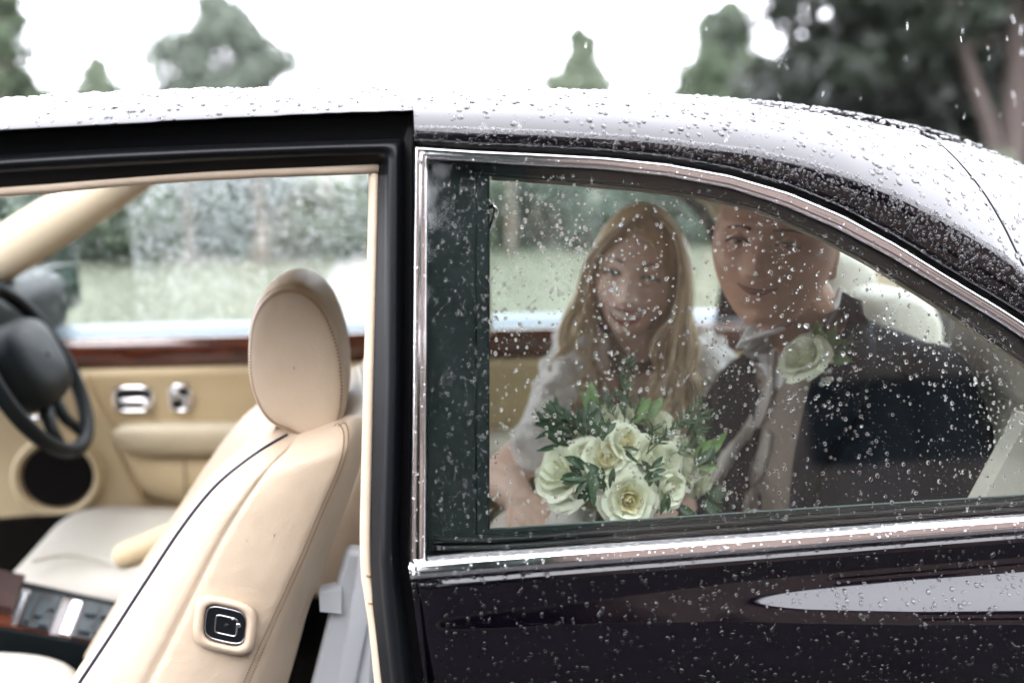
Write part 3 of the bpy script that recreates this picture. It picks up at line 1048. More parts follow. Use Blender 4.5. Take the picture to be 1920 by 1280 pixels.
# ---- belt guide by the door post
b = MB()
b.slab([at(x, y, .33) for x, y in ((648, 1031), (690, 1034), (712, 1060), (700, 1300), (560, 1420), (582, 1290), (610, 1180), (632, 1092))], (0, .03, 0))
bg_ = obj('belt_guide', b, M['grey_plastic'], car, sharp=30)
b = MB(); b.slab([at(x, y, .322) for x, y in ((672, 1040), (692, 1040), (694, 1150), (640, 1420), (612, 1420), (655, 1150))], (0, .012, 0)); _w = obj('webbing', b, M['grey_plastic'], bg_); _m2 = _w.modifiers.new('bevel', 'BEVEL'); _m2.width = .003; _m2.segments = 2
md = bg_.modifiers.new('bevel', 'BEVEL'); md.width = .008; md.segments = 3
b = MB(); b.slab([at(x, y, .318) for x, y in ((598, 1112), (640, 1104), (640, 1150), (600, 1146))], (0, .03, 0)); obj('clip', b, M['grey_plastic'], bg_, smooth=False)
# ------------------------------------------------------------------ rear cabin
M['leather_shade'] = M['leather_pale']
qt = empty('quarter_trim', at(1100, 800, 1.43), parent=car)
fillet(qt, 790, 1560)
relief(qt, 'trim_panel', M['leather_door'], 790, 1700, ((684, 1.455), (687, 1.438), (692, 1.428), (702, 1.426), (730, 1.432), (830, 1.434), (1000, 1.43), (1300, 1.43)))
b = MB(); b.rbox(at(985, 838, 1.32), (.50, .20, .045), .02); obj('armrest', b, M['leather_pale'], qt)
# far rear pillar trim closing the window's back end
b = MB()
b.slab([at(1270, 335, 1.36), at(1332, 388, 1.36), at(1372, 462, 1.37), at(1410, 548, 1.39), at(1438, 615, 1.40), at(1500, 700, 1.41), at(1770, 720, 1.41), at(1700, 470, 1.36), at(1600, 335, 1.33)], (0, .02, 0))
obj('pillar_trim', b, M['cloth_liner'], car, smooth=False)
# dark centre pillars
b = MB()
b.slab([at(742, 290, 1.38), at(905, 300, 1.38), at(925, 640, 1.44), at(738, 640, 1.44)], (0, .03, 0)); obj('centre_pillar', b, M['cloth_liner'], car, smooth=False)
b = MB()
b.slab([side(700, 318, .065), side(905, 336, .065), side(905, 1000, .09), side(905, 1300, .09), side(712, 1300, .075), side(690, 1000, .075)], (0, .004, 0)); obj('centre_pillar', b, M['leather_door'], car, smooth=False)
b = MB(); b.tube(cr([at(905, 455, .14), at(921, 420, .13), at(929, 396, .125), at(924, 386, .125), at(914, 392, .13)], 20), .0035, 8); obj('coat_hook', b, M['chrome'], car)
# rear bench
rs = empty('rear_seat', (.9, .75, .45), parent=car)
def sect(xs, y0, y1, name, m, r=.03):
    """closed side outline (x,z) swept across the car with rounded ends"""
    c = sum((Vector((x, 0, z)) for x, z in xs), Vector()) / len(xs)
    P = cr([Vector((x, 0, z)) for x, z in xs], 40, closed=True)
    rows = []
    for s, y in ((.05, y0), (.7, y0 + .002), (.9, y0 + .01), (1, y0 + r), (1, (y0 + y1) / 2), (1, y1 - r), (.9, y1 - .01), (.7, y1 - .002), (.05, y1)):
        rows.append([Vector((c.x + (p.x - c.x) * s, y, c.z + (p.z - c.z) * s)) for p in P])
    b = MB(); b.grid(rows, cv=True); return obj(name, b, M[m], rs)
for y0, y1 in ((.20, .70), (.72, .80), (.82, 1.30)):
    sect([(.74, .42), (.78, .55), (.84, .80), (.90, .98), (.96, 1.02), (1.02, .98), (1.0, .7), (.98, .42)], y0, y1, 'backrest', 'leather_pale')
    sect([(.22, .40), (.20, .50), (.26, .545), (.5, .54), (.74, .50), (.76, .42), (.5, .36)], y0, y1, 'cushion', 'leather_pale')
for y in (.36, 1.06):
    sect([(.90, 1.00), (.885, 1.06), (.90, 1.14), (.95, 1.165), (1.0, 1.13), (1.01, 1.04), (.97, .99)], y - .13, y + .13, 'headrest', 'leather_pale')
sect([(.84, .95), (.845, 1.04), (.88, 1.10), (.95, 1.11), (1.0, 1.05), (.98, .96)], .66, .84, 'armrest', 'leather_pale')  # pale block added in place of light from the rear window
b = MB(); b.rbox((1.22, .75, .955), (.42, 1.35, .03), .012); obj('parcel_shelf', b, M['carpet'], car)
b = MB(); b.slab([(ROOF_SHELL_X - .04, .22, 1.27), (ROOF_SHELL_X - .04, 1.28, 1.27), (1.42, 1.34, .985), (1.42, .16, .985)], (.003, 0, .004)); obj('rear_window', b, M['glass_clear'], car, smooth=False)
b = MB(); b.rbox((1.75, .75, .90), (.68, 1.5, .12), .05); obj('boot_lid', b, M['paint'], car)
# pale side bolster just behind the pane's rear corner
b = MB(); b.slab([side(1930, 780, .12), side(2080, 800, .12), side(2080, 960, .12), side(1832, 960, .16)], (0, .03, 0)); obj('side_bolster', b, M['leather_pale'], car, smooth=False)

# ------------------------------------------------------------------ people
def head_mb(scale=1.0, jaw=.34, male=False):
    b = MB()
    nu, nv = 120, 90
    vs = []
    def g(x, z, cx, cz, sx, sz): return math.exp(-((x - cx) / sx) ** 2 - ((z - cz) / sz) ** 2)
    for i in range(nv + 1):
        th = math.pi * i / nv
        for j in range(nu):
            ph = 2 * math.pi * j / nu
            dx, dy, dz = math.sin(th) * math.cos(ph), math.sin(th) * math.sin(ph), math.cos(th)
            x, y, z = .074 * dx, .094 * dy, .114 * dz
            t = max(0.0, (-z - .015) / .10)
            x *= 1 - jaw * t ** 1.25
            if dy > 0: y *= 1 - .55 * t
            else:
                y *= 1 + .06 * t - .05 * max(0, z / .114) ** 2
                # flatter face front
                y = -(.094 * .93) * (abs(y) / .094) ** .8 if y < 0 else y
            fr = max(0.0, min(1.0, (-dy - .15) / .4))
            d = 0.0
            zz = z
            pr = max(0, min(1, (.008 - zz) / .044)) if zz > -.037 else max(0, 1 - (-.037 - zz) / .011)
            d += (.027 if male else .023) * math.exp(-(x / (.0135 if male else .0105)) ** 2) * pr
            if male: d += .006 * g(x, zz, 0, .028, .045, .008) + .006 * g(x, zz, 0, -.100, .032, .02)
            for s in (-1, 1):
                d += .007 * g(x, zz, s * .013, -.037, .007, .008)
                d -= .011 * g(x, zz, s * .031, .004, .017, .011)
                d += .005 * g(x, zz, s * .030, .024, .022, .009)
                d += .008 * g(x, zz, s * .041, -.028, .020, .017)
                d -= .004 * g(x, zz, s * .042, -.062, .012, .02)
            d += .0065 * g(x, zz, 0, -.060, .026, .011)
            d += .010 * g(x, zz, 0, -.102, .020, .016)
            d -= .005 * g(x, zz, 0, -.082, .022, .007)
            y -= d * fr
            vs.append(Vector((x * (1.07 if male else 1), y, z)) * scale)
    fs = []
    for i in range(nv):
        for j in range(nu):
            a, c = i * nu + j, i * nu + (j + 1) % nu
            fs.append((a, a + nu, c + nu, c))
    b.add(vs, fs)
    # ears
    for s in (-1, 1):
        b.ball(Vector((s * .074, .012, -.008)) * scale, Vector((.007, .017, .030)) * scale, Matrix.Rotation(s * .35, 3, 'Z'))
        b.ball(Vector((s * .076, .006, -.030)) * scale, Vector((.006, .009, .011)) * scale)
    return b

def frame_to(d, up=Vector((0, 0, 1)), tilt=0.0):
    """matrix whose -Y looks along d"""
    yv = -Vector(d).normalized()
    zv = (up - yv * up.dot(yv)).normalized()
    xv = yv.cross(zv)
    m = Matrix((xv, yv, zv)).transposed()
    return m @ Matrix.Rotation(tilt, 3, 'Y')

def place(mb, R, T):
    o = MB(); o.add([R @ Vector(v) + T for v in mb.v], mb.f); return o

def face_parts(person, R, T, sc, M_lip, M_iris, smile, brow_m, teeth=True, hmb=None, lash=True, skin_m=None, lid=(16, -12), iris=.0062, man=False):
    bv = bvh_of(hmb.mesh('t'))
    def srf(x, z, off=.0):
        h = bv.ray_cast(Vector((x * sc, -.3, z * sc)), Vector((0, 1, 0)))
        y = h[0].y if h[0] is not None else -.085 * sc
        return R @ Vector((x * sc, y - off, z * sc)) + T
    for s in (-1, 1):
        c = R @ Vector((s * .031 * sc, -.0715 * sc, .003 * sc)) + T
        b = MB(); b.ball(c, .0118 * sc, nu=20, nv=14); e = obj('eye', b, M['eye_white'], person)
        b = MB(); b.ball(c + R @ Vector((0, -.0065 * sc, 0)), iris * sc); obj('iris', b, M_iris, e)
        b = MB(); b.tube(cr([R @ Vector(((s * .031 + q) * sc, (-.0835 + 14 * q * q) * sc, (.0072 - 20 * q * q) * sc)) + T for q in (-.016, -.008, 0, .008, .016)], 14), .0021 * sc if lash else .0012, 6)
        obj('eyelash', b, brow_m, person)
        b = MB()
        for top_ in (1, -1):
            rows = []
            for i in range(7):
                el = rad((lid[0] if top_ > 0 else lid[1]) + (76 * i / 6 if top_ > 0 else -70 * i / 6))
                rows.append([c + R @ (Vector((math.sin(a_) * math.cos(el * (1 - .25 * abs(a_) / 1.3)), -math.cos(a_) * math.cos(el), math.sin(el) * (1 - .35 * (abs(a_) / 1.3) ** 2))) * .0131 * sc) for a_ in np.linspace(-1.3, 1.3, 13)])
            b.grid(rows)
        obj('eyelid', b, skin_m, person)
        b = MB(); b.tube(cr([srf(s * .014, .020, .001), srf(s * .026, .027 - .005 * man, .0015), srf(s * .038, .0265 - .005 * man, .001), srf(s * .047, .021 - .002 * man, .0)], 12), lambda t: (.0038 if man else .0026) * sc * (1 - .6 * t), 6, flat=.6)
        obj('eyebrow', b, brow_m, person)
    w = .036 if smile > .9 else .028
    up = [srf(x * w, -.055 + .008 * abs(x) ** 2 * smile, .0015) for x in np.linspace(-1, 1, 9)]
    lo = [srf(x * w, -.055 + .008 * abs(x) ** 2 * smile - .021 * (1 - x * x) * (1 if teeth else .22), .0015) for x in np.linspace(-1, 1, 9)]
    b = MB(); b.grid([cr(up, 20), cr(lo, 20)]); 
    m_ = obj('mouth', b, M['mouth_dark'], person)
    if teeth:
        b = MB()
        u2 = [srf(x * w * .86, -.0555 + .008 * abs(x * .86) ** 2, .0034) for x in np.linspace(-1, 1, 9)]
        l2 = [srf(x * w * .86, -.0555 + .008 * abs(x * .86) ** 2 - .0115 * (1 - x * x * .7), .0034) for x in np.linspace(-1, 1, 9)]
        b.grid([cr(u2, 20), cr(l2, 20)]); obj('teeth', b, M['teeth'], m_)
    tap = lambda t: (.45 if man else 1) * sc * (.0008 + .0030 * math.sin(math.pi * t))
    b = MB(); b.tube(cr(up, 20), tap, 8); obj('lip', b, M_lip, m_)
    b = MB(); b.tube(cr(lo, 20), lambda t: (.6 if man else 1) * sc * (.0008 + .0042 * math.sin(math.pi * t)), 8); obj('lip', b, M_lip, m_)

def hand_mb(b, wrist, d, up, sc=1.0, curl=1.0, side_=1):
    """palm, four bent fingers of different length and a thumb, added to b as overlapping closed shapes"""
    d = Vector(d).normalized(); up = (Vector(up) - d * Vector(up).dot(d)).normalized(); lat = d.cross(up) * side_
    w = Vector(wrist)
    for k in range(4):
        o = (k - 1.5) * .019 * sc
        b.chain([w + lat * o * .6 + d * .012 * sc, w + lat * o + d * .085 * sc], [.014 * sc, .0125 * sc], 10)
        L = (.072, .082, .078, .060)[k] * sc
        p0 = w + lat * o + d * .085 * sc
        a = .35 * curl
        pts = [p0]
        dirv = d.copy()
        for f_ in (.45, .32, .23):
            dirv = (dirv * math.cos(a) - up * math.sin(a)).normalized() if True else dirv
            pts.append(pts[-1] + dirv * L * f_)
            a = .62 * curl
            # rotate further each joint
            nu_ = up * math.cos(.0) 
            up_k = dirv.cross(lat).normalized() * (1 if side_ > 0 else -1)
            if up_k.dot(up) < -.2 and curl < .5: up_k = -up_k
        b.chain(pts, [.0092 * sc, .0085 * sc, .0078 * sc, .0068 * sc], 10)
    b.chain([w + d * .025 * sc - lat * .028 * sc, w + d * .055 * sc - lat * .045 * sc - up * .012 * sc, w + d * .085 * sc - lat * .043 * sc - up * .026 * sc], [.0125 * sc, .0105 * sc, .008 * sc], 10)

M['skin_f'] = mat('fair skin', (.82, .60, .50), .45, spec=.35, sss=.10, noise=.2, nscale=30, col2=(.84, .63, .53))
M['skin_m'] = mat('tanned skin', (.47, .26, .18), .45, spec=.35, sss=.10, noise=.2, nscale=30, col2=(.51, .29, .205))
M['eye_white'] = mat('eye white', (.75, .74, .72), .15)
M['iris_blue'] = mat('blue iris', (.06, .16, .24), .1)
M['iris_brown'] = mat('brown iris', (.06, .03, .015), .1)
M['mouth_dark'] = mat('open mouth', (.09, .02, .02), .5)
M['teeth'] = mat('teeth', (.80, .77, .70), .25)
M['lip_rose'] = mat('rose lips', (.36, .12, .12), .4)
M['lip_m'] = mat('man lips', (.22, .085, .065), .5)
M['lash'] = mat('dark lashes', (.02, .016, .013), .6)
M['brow_f'] = mat('light brown brows', (.12, .07, .04), .8)
M['hair_f'] = mat('long blonde hair', (.30, .20, .105), .38, spec=.5, noise=.05, nscale=60, col2=(.80, .64, .38), stretch=(1, 1, .12), bump=.4, bscale=160)
M['hair_cap'] = mat('blonde hair at the crown', (.34, .24, .135), .4, noise=.05, nscale=60, col2=(.80, .63, .38), stretch=(1, 1, .12), bump=.4, bscale=160)
M['brow_m'] = mat('faint brown brows', (.15, .08, .05), .8)
M['hair_m'] = mat('dark hair', (.03, .02, .014), .5, bump=.3, bscale=200)
M['dress'] = mat('ivory satin', (.74, .71, .66), .5, sheen=.3, bump=.12, bscale=80)
M['lace'] = mat('white lace shrug', (.80, .79, .78), .9, sheen=.5, bump=.9, bscale=130, noise=.2, nscale=70, col2=(.62, .61, .60))
M['navy'] = mat('navy wool suit', (.009, .014, .021), .85, spec=.15, bump=.3, bscale=900)
M['waistcoat'] = mat('taupe waistcoat', (.27, .225, .19), .75, spec=.25, bump=.3, bscale=700)
M['shirt'] = mat('white shirt', (.78, .78, .79), .7, bump=.1, bscale=600)
M['cravat'] = mat('silver grey cravat', (.42, .39, .36), .4, noise=.3, nscale=50, col2=(.5, .47, .44))

P = at
# ---------------- bride
BY = .80
bride = empty('person', P(1190, 1150, BY), 'smiling blonde bride in white lace, holding a rose bouquet behind the wet window', 'person', 'wedding couple')
hb = head_mb(1.06, jaw=.38)
Hc = P(1192, 512, BY - .04)
RB = frame_to((EYE - Hc).normalized() + Vector((-.10, 0, -.10)), tilt=rad(9))
body = MB(); body.add(*(lambda m: (m.v, m.f))(place(hb, RB, Hc)))
neckb = P(1192, 672, BY + .02)
body.chain([Hc + RB @ Vector((0, .022, -.06)), neckb, P(1192, 720, BY + .04)], [.048, .046, .06])
Ls, Rs_ = P(1082, 700, BY + .01), P(1312, 700, BY + .05)
body.chain([Ls, P(1192, 722, BY + .05), Rs_], [.05, .072, .05])
chest, pel = P(1195, 790, BY + .05), P(1210, 1090, BY + .10)
body.chain([P(1192, 720, BY + .04), chest, P(1200, 930, BY + .07), pel], [.08, .105, .095, .12], 20)
elL, wrL = P(938, 892, .72), P(975, 935, .60)
body.chain([Ls, P(1040, 800, .75), elL], [.044, .042, .036]); body.chain([elL, P(956, 914, .66), wrL], [.037, .035, .026])
elR, wrR = P(1370, 930, .72), P(1215, 1005, .44)
body.chain([Rs_, P(1360, 820, .82), elR], [.044, .042, .036]); body.chain([elR, wrR], [.036, .027])
hand_mb(body, wrL, (P(1030, 985, .50) - wrL), Vector((.1, -.6, .75)), .92, 1.0, -1)
hand_mb(body, wrR, (P(1120, 990, .36) - wrR), Vector((0, -.75, .6)), .92, 1.0, 1)
me = remesh('bride_body', body, .0034, 5)
o = obj('body', me, M['skin_f'], bride)
face_parts(bride, RB, Hc, 1.06, M['lip_rose'], M['iris_blue'], 1.0, M['lash'], True, hb, skin_m=M['skin_f'])
# lashes darker than brows
# dress: bodice and wide skirt over the lap
b = MB()
b.chain([P(1194, 800, BY + .045), P(1200, 930, BY + .07), pel], [.112, .104, .13], 20)
b.chain([pel, P(1120, 1060, .66), P(1040, 1090, .60)], [.15, .14, .15]); b.chain([P(1080, 985, .68), P(1020, 1040, .58), P(960, 1120, .55)], [.055, .085, .10])
b.chain([P(1100, 905, .41), P(1078, 960, .39), P(1060, 1050, .40)], [.022, .033, .05])
me = remesh('bride_dress', b, .007, 4)
obj('dress', me, M['dress'], bride)
b = MB()
def fluff(c, r, n, seed):
    rr_ = random.Random(seed)
    b.ball(c, r * .86)
    for _ in range(n):
        v = Vector((rr_.gauss(0, 1), rr_.gauss(0, 1), rr_.gauss(0, 1))).normalized()
        b.ball(Vector(c) + v * r * .8, r * rr_.uniform(.18, .34), nu=8, nv=6)
for k in range(7):
    t = k / 6
    fluff(P(1086, 660, BY - .03).lerp(P(1000, 838, .70), t) + Vector((0, 0, .0)), .060 - .014 * t, 26, k)
    fluff(P(1318, 675, BY + .03).lerp(P(1362, 820, .82), t), .060 - .008 * t, 26, 20 + k)
    fluff(Ls.lerp(P(1120, 655, BY + .06), t), .048, 18, 40 + k)
    fluff(Rs_.lerp(P(1270, 655, BY + .08), t), .048, 18, 60 + k)
me = remesh('bride_lace', b, .005, 1)
obj('lace_shrug', me, M['lace'], bride)
# hair: scalp shell plus long locks parted near the crown
b = MB()
rows = []
nph = 56
for i in range(15):
    row = []
    for j in range(nph):
        ph = 2 * math.pi * j / nph - math.pi       # 0 = front
        a = abs(ph)
        low = np.interp(a, [0, .35, .75, 1.2, 1.7, math.pi], [38, 33, 12, -38, -58, -68])
        el = rad(90 - (90 - low) * i / 14)
        s_ = 1.06 + .05 * math.sin(math.pi * min(1, i / 14)) + .012 * math.sin(ph * 17 + i)
        v = Vector((math.sin(ph) * math.cos(el) * .077, -math.cos(ph) * math.cos(el) * .097, math.sin(el) * .118)) * s_
        row.append(Hc + RB @ v)
    rows.append(row)
b.grid(rows, cv=True)
_m = M['hair_f']; _N, _L = _m.node_tree.nodes, _m.node_tree.links
_g = _N.new('ShaderNodeNewGeometry'); _r = _N.new('ShaderNodeValToRGB')
_r.color_ramp.elements[0].color = (.26, .17, .085, 1); _r.color_ramp.elements[1].color = (.93, .80, .56, 1)
_L.new(_g.outputs['Random Per Island'], _r.inputs['Fac']); _L.new(_r.outputs['Color'], _N['Principled BSDF'].inputs['Base Color'])
hair = obj('hair', b, M['hair_cap'], bride)
md = hair.modifiers.new('solid', 'SOLIDIFY'); md.thickness = .006
b = MB()
hr_ = random.Random(5)
for k in range(1300):
    s = -1 if k % 2 else 1
    dep = hr_.random()            # 0 front .. 1 back
    y0 = -.075 + .14 * dep
    wv = hr_.uniform(-.018, .018)
    out = hr_.uniform(-.008, .020)
    fall = hr_.uniform(.12, .27)
    zt = .112 - .03 * abs(y0)
    pts = [Vector((.012 + s * .006, y0 * .9, zt + .006)),
           Vector((.012 + s * (.048 + out * .3), y0 * 1.02 - .012 * (1 - dep), .084 - .01 * dep)),
           Vector((s * (.080 + out * .5), y0 * .95 - .010 * (1 - dep), .020)),
           Vector((s * (.084 + out * .9) , y0 * .9 - .006, -.050)),
           Vector((s * (.082 + out * 1.5) + wv, y0 * .8 - .010, -.120)),
           Vector((s * (.080 + out * 2.0) - wv, y0 * .6 - .035, -.120 - fall * .45)),
           Vector((s * (.072 + out * 2.4) + wv, y0 * .5 - .055, -.120 - fall * .8)),
           Vector((s * (.060 + out * 2.2), y0 * .4 - .062, -.120 - fall))]
    kx_ = .90 if s < 0 else 1.05
    pts = [Vector((p_.x * kx_, p_.y, p_.z)) for p_ in pts]
    W_ = []
    for q, p in enumerate(pts):
        # below the jaw hair hangs straight down whatever the tilt of the head
        w1 = Hc + RB @ p
        if q >= 4:
            base = Hc + RB @ pts[4]
            w2 = base + frame_to((EYE - Hc)) @ (p - pts[4])
            w1 = w2
        W_.append(w1)
    r0 = hr_.uniform(.0012, .0036); wp, wf, wa = hr_.uniform(0, 6.28), hr_.uniform(9, 15), hr_.uniform(.005, .014)
    LK = cr(W_, 30); sx_ = RB @ Vector((1, 0, 0)); sy_ = RB @ Vector((0, 1, 0))
    LK = [p_ + (sx_ * math.sin(wp + wf * q / 29) + sy_ * .6 * math.cos(wp + wf * q / 29)) * wa * max(0, (q / 29 - .28)) / .72 for q, p_ in enumerate(LK)]
    b.tube(LK, lambda t, r0=r0: r0 * (.55 + .6 * math.sin(math.pi * min(1, t * .75 + .12))) * (1 - .75 * max(0, t - .75) / .25), 6)
obj('hair_lock', b, M['hair_f'], hair)['kind'] = 'stuff'

# under-hair behind the neck, its shadow put into a darker brown
M['hair_under'] = mat('shadow-darkened under-hair', (.12, .075, .04), .5, noise=.1, nscale=60, col2=(.22, .14, .07), stretch=(1, 1, .12), bump=.4, bscale=160)
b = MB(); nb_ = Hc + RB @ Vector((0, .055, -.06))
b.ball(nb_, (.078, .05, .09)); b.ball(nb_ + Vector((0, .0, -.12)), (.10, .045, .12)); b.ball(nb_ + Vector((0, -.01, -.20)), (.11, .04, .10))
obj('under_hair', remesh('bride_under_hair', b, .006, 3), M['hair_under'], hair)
# ---------------- groom
groom = empty('person', P(1600, 1150, .5), 'smiling groom in a navy suit with a white buttonhole rose, behind the wet window', 'person', 'wedding couple')
hg = head_mb(1.13, jaw=.19, male=True)
Gc = P(1454, 458, .43)
RG = frame_to((EYE - Gc).normalized() + Vector((-.24, 0, -.02)), tilt=rad(4))
body = MB(); body.add(*(lambda m: (m.v, m.f))(place(hg, RG, Gc)))
gn = P(1520, 628, .52)
body.chain([Gc + RG @ Vector((.012, .02, -.06)), gn, P(1540, 690, .54)], [.062, .062, .075])
GL, GR = P(1742, 722, .40), P(1405, 735, .63)
body.chain([GL, P(1560, 705, .53), GR], [.05, .07, .05])
body.chain([P(1560, 720, .54), P(1585, 1080, .58)], [.11, .13])
gel, gwl = P(1790, 985, .36), P(1560, 1060, .32)
body.chain([GL, gel], [.045, .04]); body.chain([gel, gwl], [.038, .028])
hand_mb(body, gwl, P(1450, 1080, .33) - gwl, Vector((0, -.5, .85)), 1.0, .9, 1)
ger, gwr = P(1345, 930, .62), P(1330, 1040, .46)
body.chain([GR, ger], [.045, .04]); body.chain([ger, gwr], [.036, .028])
hand_mb(body, gwr, P(1300, 1085, .40) - gwr, Vector((0, -.5, .85)), 1.0, .9, -1)
me = remesh('groom_body', body, .0036, 5)
obj('body', me, M['skin_m'], groom)
face_parts(groom, RG, Gc, 1.13, M['lip_m'], M['iris_brown'], .8, M['brow_m'], False, hg, lash=True, skin_m=M['skin_m'], lid=(9, -7), iris=.0072, man=True)
b = MB(); rows = []
for i in range(12):
    row = []
    for j in range(48):
        ph = 2 * math.pi * j / 48 - math.pi
        low = np.interp(abs(ph), [0, .6, 1.0, 1.5, 2.1, math.pi], [70, 66, 52, 24, -10, -22])
        el = rad(90 - (90 - low) * i / 11)
        v = Vector((math.sin(ph) * math.cos(el) * .0775, -math.cos(ph) * math.cos(el) * .098, math.sin(el) * .119)) * 1.13 * (1.05 + .01 * math.sin(ph * 23 + i * 2))
        row.append(Gc + RG @ v)
    rows.append(row)
b.grid(rows, cv=True); hm = obj('hair', b, M['hair_m'], groom); md = hm.modifiers.new('solid', 'SOLIDIFY'); md.thickness = .005
# jacket and trousers
b = MB()
b.chain([GL + Vector((0, .0, -.005)), P(1640, 690, .48), P(1560, 690, .55), P(1470, 705, .60), GR], [.062, .070, .072, .066, .060], 20)
b.chain([P(1565, 735, .54), P(1580, 880, .55), P(1590, 1090, .58)], [.135, .150, .155], 24)
b.chain([P(1640, 740, .47), P(1640, 900, .46), P(1640, 1090, .5)], [.105, .11, .12], 20)
b.chain([GL, P(1790, 850, .37), gel], [.066, .062, .055]); b.chain([gel, gwl.lerp(gel, .12)], [.056, .042])
b.chain([GR, P(1350, 820, .63), ger], [.062, .056, .052]); b.chain([ger, gwr.lerp(ger, .12)], [.052, .040])
me = remesh('groom_jacket', b, .005, 8)
jk = obj('jacket', me, M['navy'], groom)
JB = bvh_of(me)
b = MB()
hip = P(1600, 1110, .55)
for dy in (-.09, .10):
    k0 = hip + Vector((0, dy, -.02)); k1 = k0 + Vector((-.46, -.02, .02))
    b.chain([k0, k1], [.095, .07]); b.chain([k1, k1 + Vector((-.10, 0, -.36))], [.068, .05])
obj('trousers', remesh('groom_trousers', b, .008, 4), M['navy'], groom)

def drape(ea, eb, na, nb, off, bv=JB, jitter=0.0):
    A = cr([Vector((x, y, 0)) for x, y in ea], na); B = cr([Vector((x, y, 0)) for x, y in eb], na)
    rows = []; lastd = 1.5
    for k in range(na):
        row = []
        for q in range(nb):
            p = A[k].lerp(B[k], q / (nb - 1))
            d = ray(p.x, p.y)
            h = bv.ray_cast(EYE, d)
            if h[0] is not None: lastd = (h[0] - EYE).length
            edge = math.sin(math.pi * q / (nb - 1)) ** .5
            row.append(EYE + d * (lastd - off * (.35 + .65 * edge)))
        rows.append(row)
    b = MB(); b.grid(rows); return b
def cloth(name, m, ea, eb, off, par=groom, na=20, nb=10):
    o = obj(name, drape(ea, eb, na, nb, off), M[m], par)
    md = o.modifiers.new('solid', 'SOLIDIFY'); md.thickness = .004; md.offset = -1
    return o
cloth('waistcoat', 'waistcoat', [(1398, 672), (1408, 760), (1392, 860), (1380, 1000)], [(1520, 660), (1530, 740), (1535, 860), (1530, 1000)], .006)
cloth('shirt_front', 'shirt', [(1392, 640), (1400, 665), (1430, 700), (1446, 730)], [(1560, 590), (1530, 640), (1490, 690), (1462, 730)], .009)
cloth('tie', 'cravat', [(1434, 640), (1438, 700), (1424, 745), (1388, 795), (1350, 850), (1328, 902)], [(1462, 640), (1452, 700), (1448, 750), (1428, 800), (1384, 860), (1346, 908)], .026, na=28, nb=8)
cloth('tie_tail', 'cravat', [(1440, 806), (1424, 850), (1404, 890), (1392, 930)], [(1446, 812), (1440, 860), (1424, 900), (1398, 934)], .016, na=14, nb=6)
def wing(pts, thick):
    b = MB(); b.slab([P(*p) for p in pts], thick); o = obj('collar', b, M['shirt'], groom)
    md = o.modifiers.new('bevel', 'BEVEL'); md.width = .002; md.segments = 2
wing([(1380, 654, .405), (1398, 622, .405), (1417, 598, .41), (1434, 604, .415), (1424, 626, .41), (1404, 648, .405)], (0, .006, 0))
wing([(1576, 536, .45), (1588, 546, .45), (1576, 580, .435), (1550, 614, .42), (1522, 640, .41), (1508, 634, .41), (1534, 606, .42), (1562, 570, .435)], (0, .006, 0))
cloth('lapel', 'navy', [(1584, 548), (1556, 640), (1520, 730), (1492, 860), (1480, 990)], [(1612, 566), (1640, 660), (1606, 770), (1540, 880), (1520, 990)], .020)
cloth('lapel', 'navy', [(1392, 662), (1356, 700), (1338, 760), (1360, 860), (1372, 990)], [(1402, 672), (1425, 740), (1428, 800), (1412, 880), (1402, 990)], .018)
# ------------------------------------------------------------------ flowers
M['petal'] = mat('ivory rose petal', (.70, .72, .58), .55, spec=.25, noise=.15, nscale=30, col2=(.76, .78, .68))
M['petal_in'] = mat('yellow rose heart', (.68, .60, .33), .55, spec=.25, noise=.15, nscale=60, col2=(.73, .69, .46))
for k_ in ('petal', 'petal_in'):
    mm = M[k_]; N_, L_ = mm.node_tree.nodes, mm.node_tree.links
    tr_ = N_.new('ShaderNodeBsdfTranslucent'); tr_.inputs['Color'].default_value = (.7, .72, .5, 1)
    mx_ = N_.new('ShaderNodeMixShader'); mx_.inputs['Fac'].default_value = .3
    L_.new(N_['Principled BSDF'].outputs[0], mx_.inputs[1]); L_.new(tr_.outputs[0], mx_.inputs[2]); L_.new(mx_.outputs[0], N_['Material Output'].inputs['Surface'])
M['leaf_dark'] = leafy('dark glossy leaf', (.012, .035, .018), (.03, .07, .03), .15, .35)
M['leaf_light'] = leafy('light green leaf', (.10, .19, .06), (.16, .26, .10), .3, .4)
M['sprig'] = leafy('rosemary needles', (.03, .07, .035), (.07, .12, .06), .2, .5)
M['stem'] = mat('flower stems', (.03, .06, .02), .6)

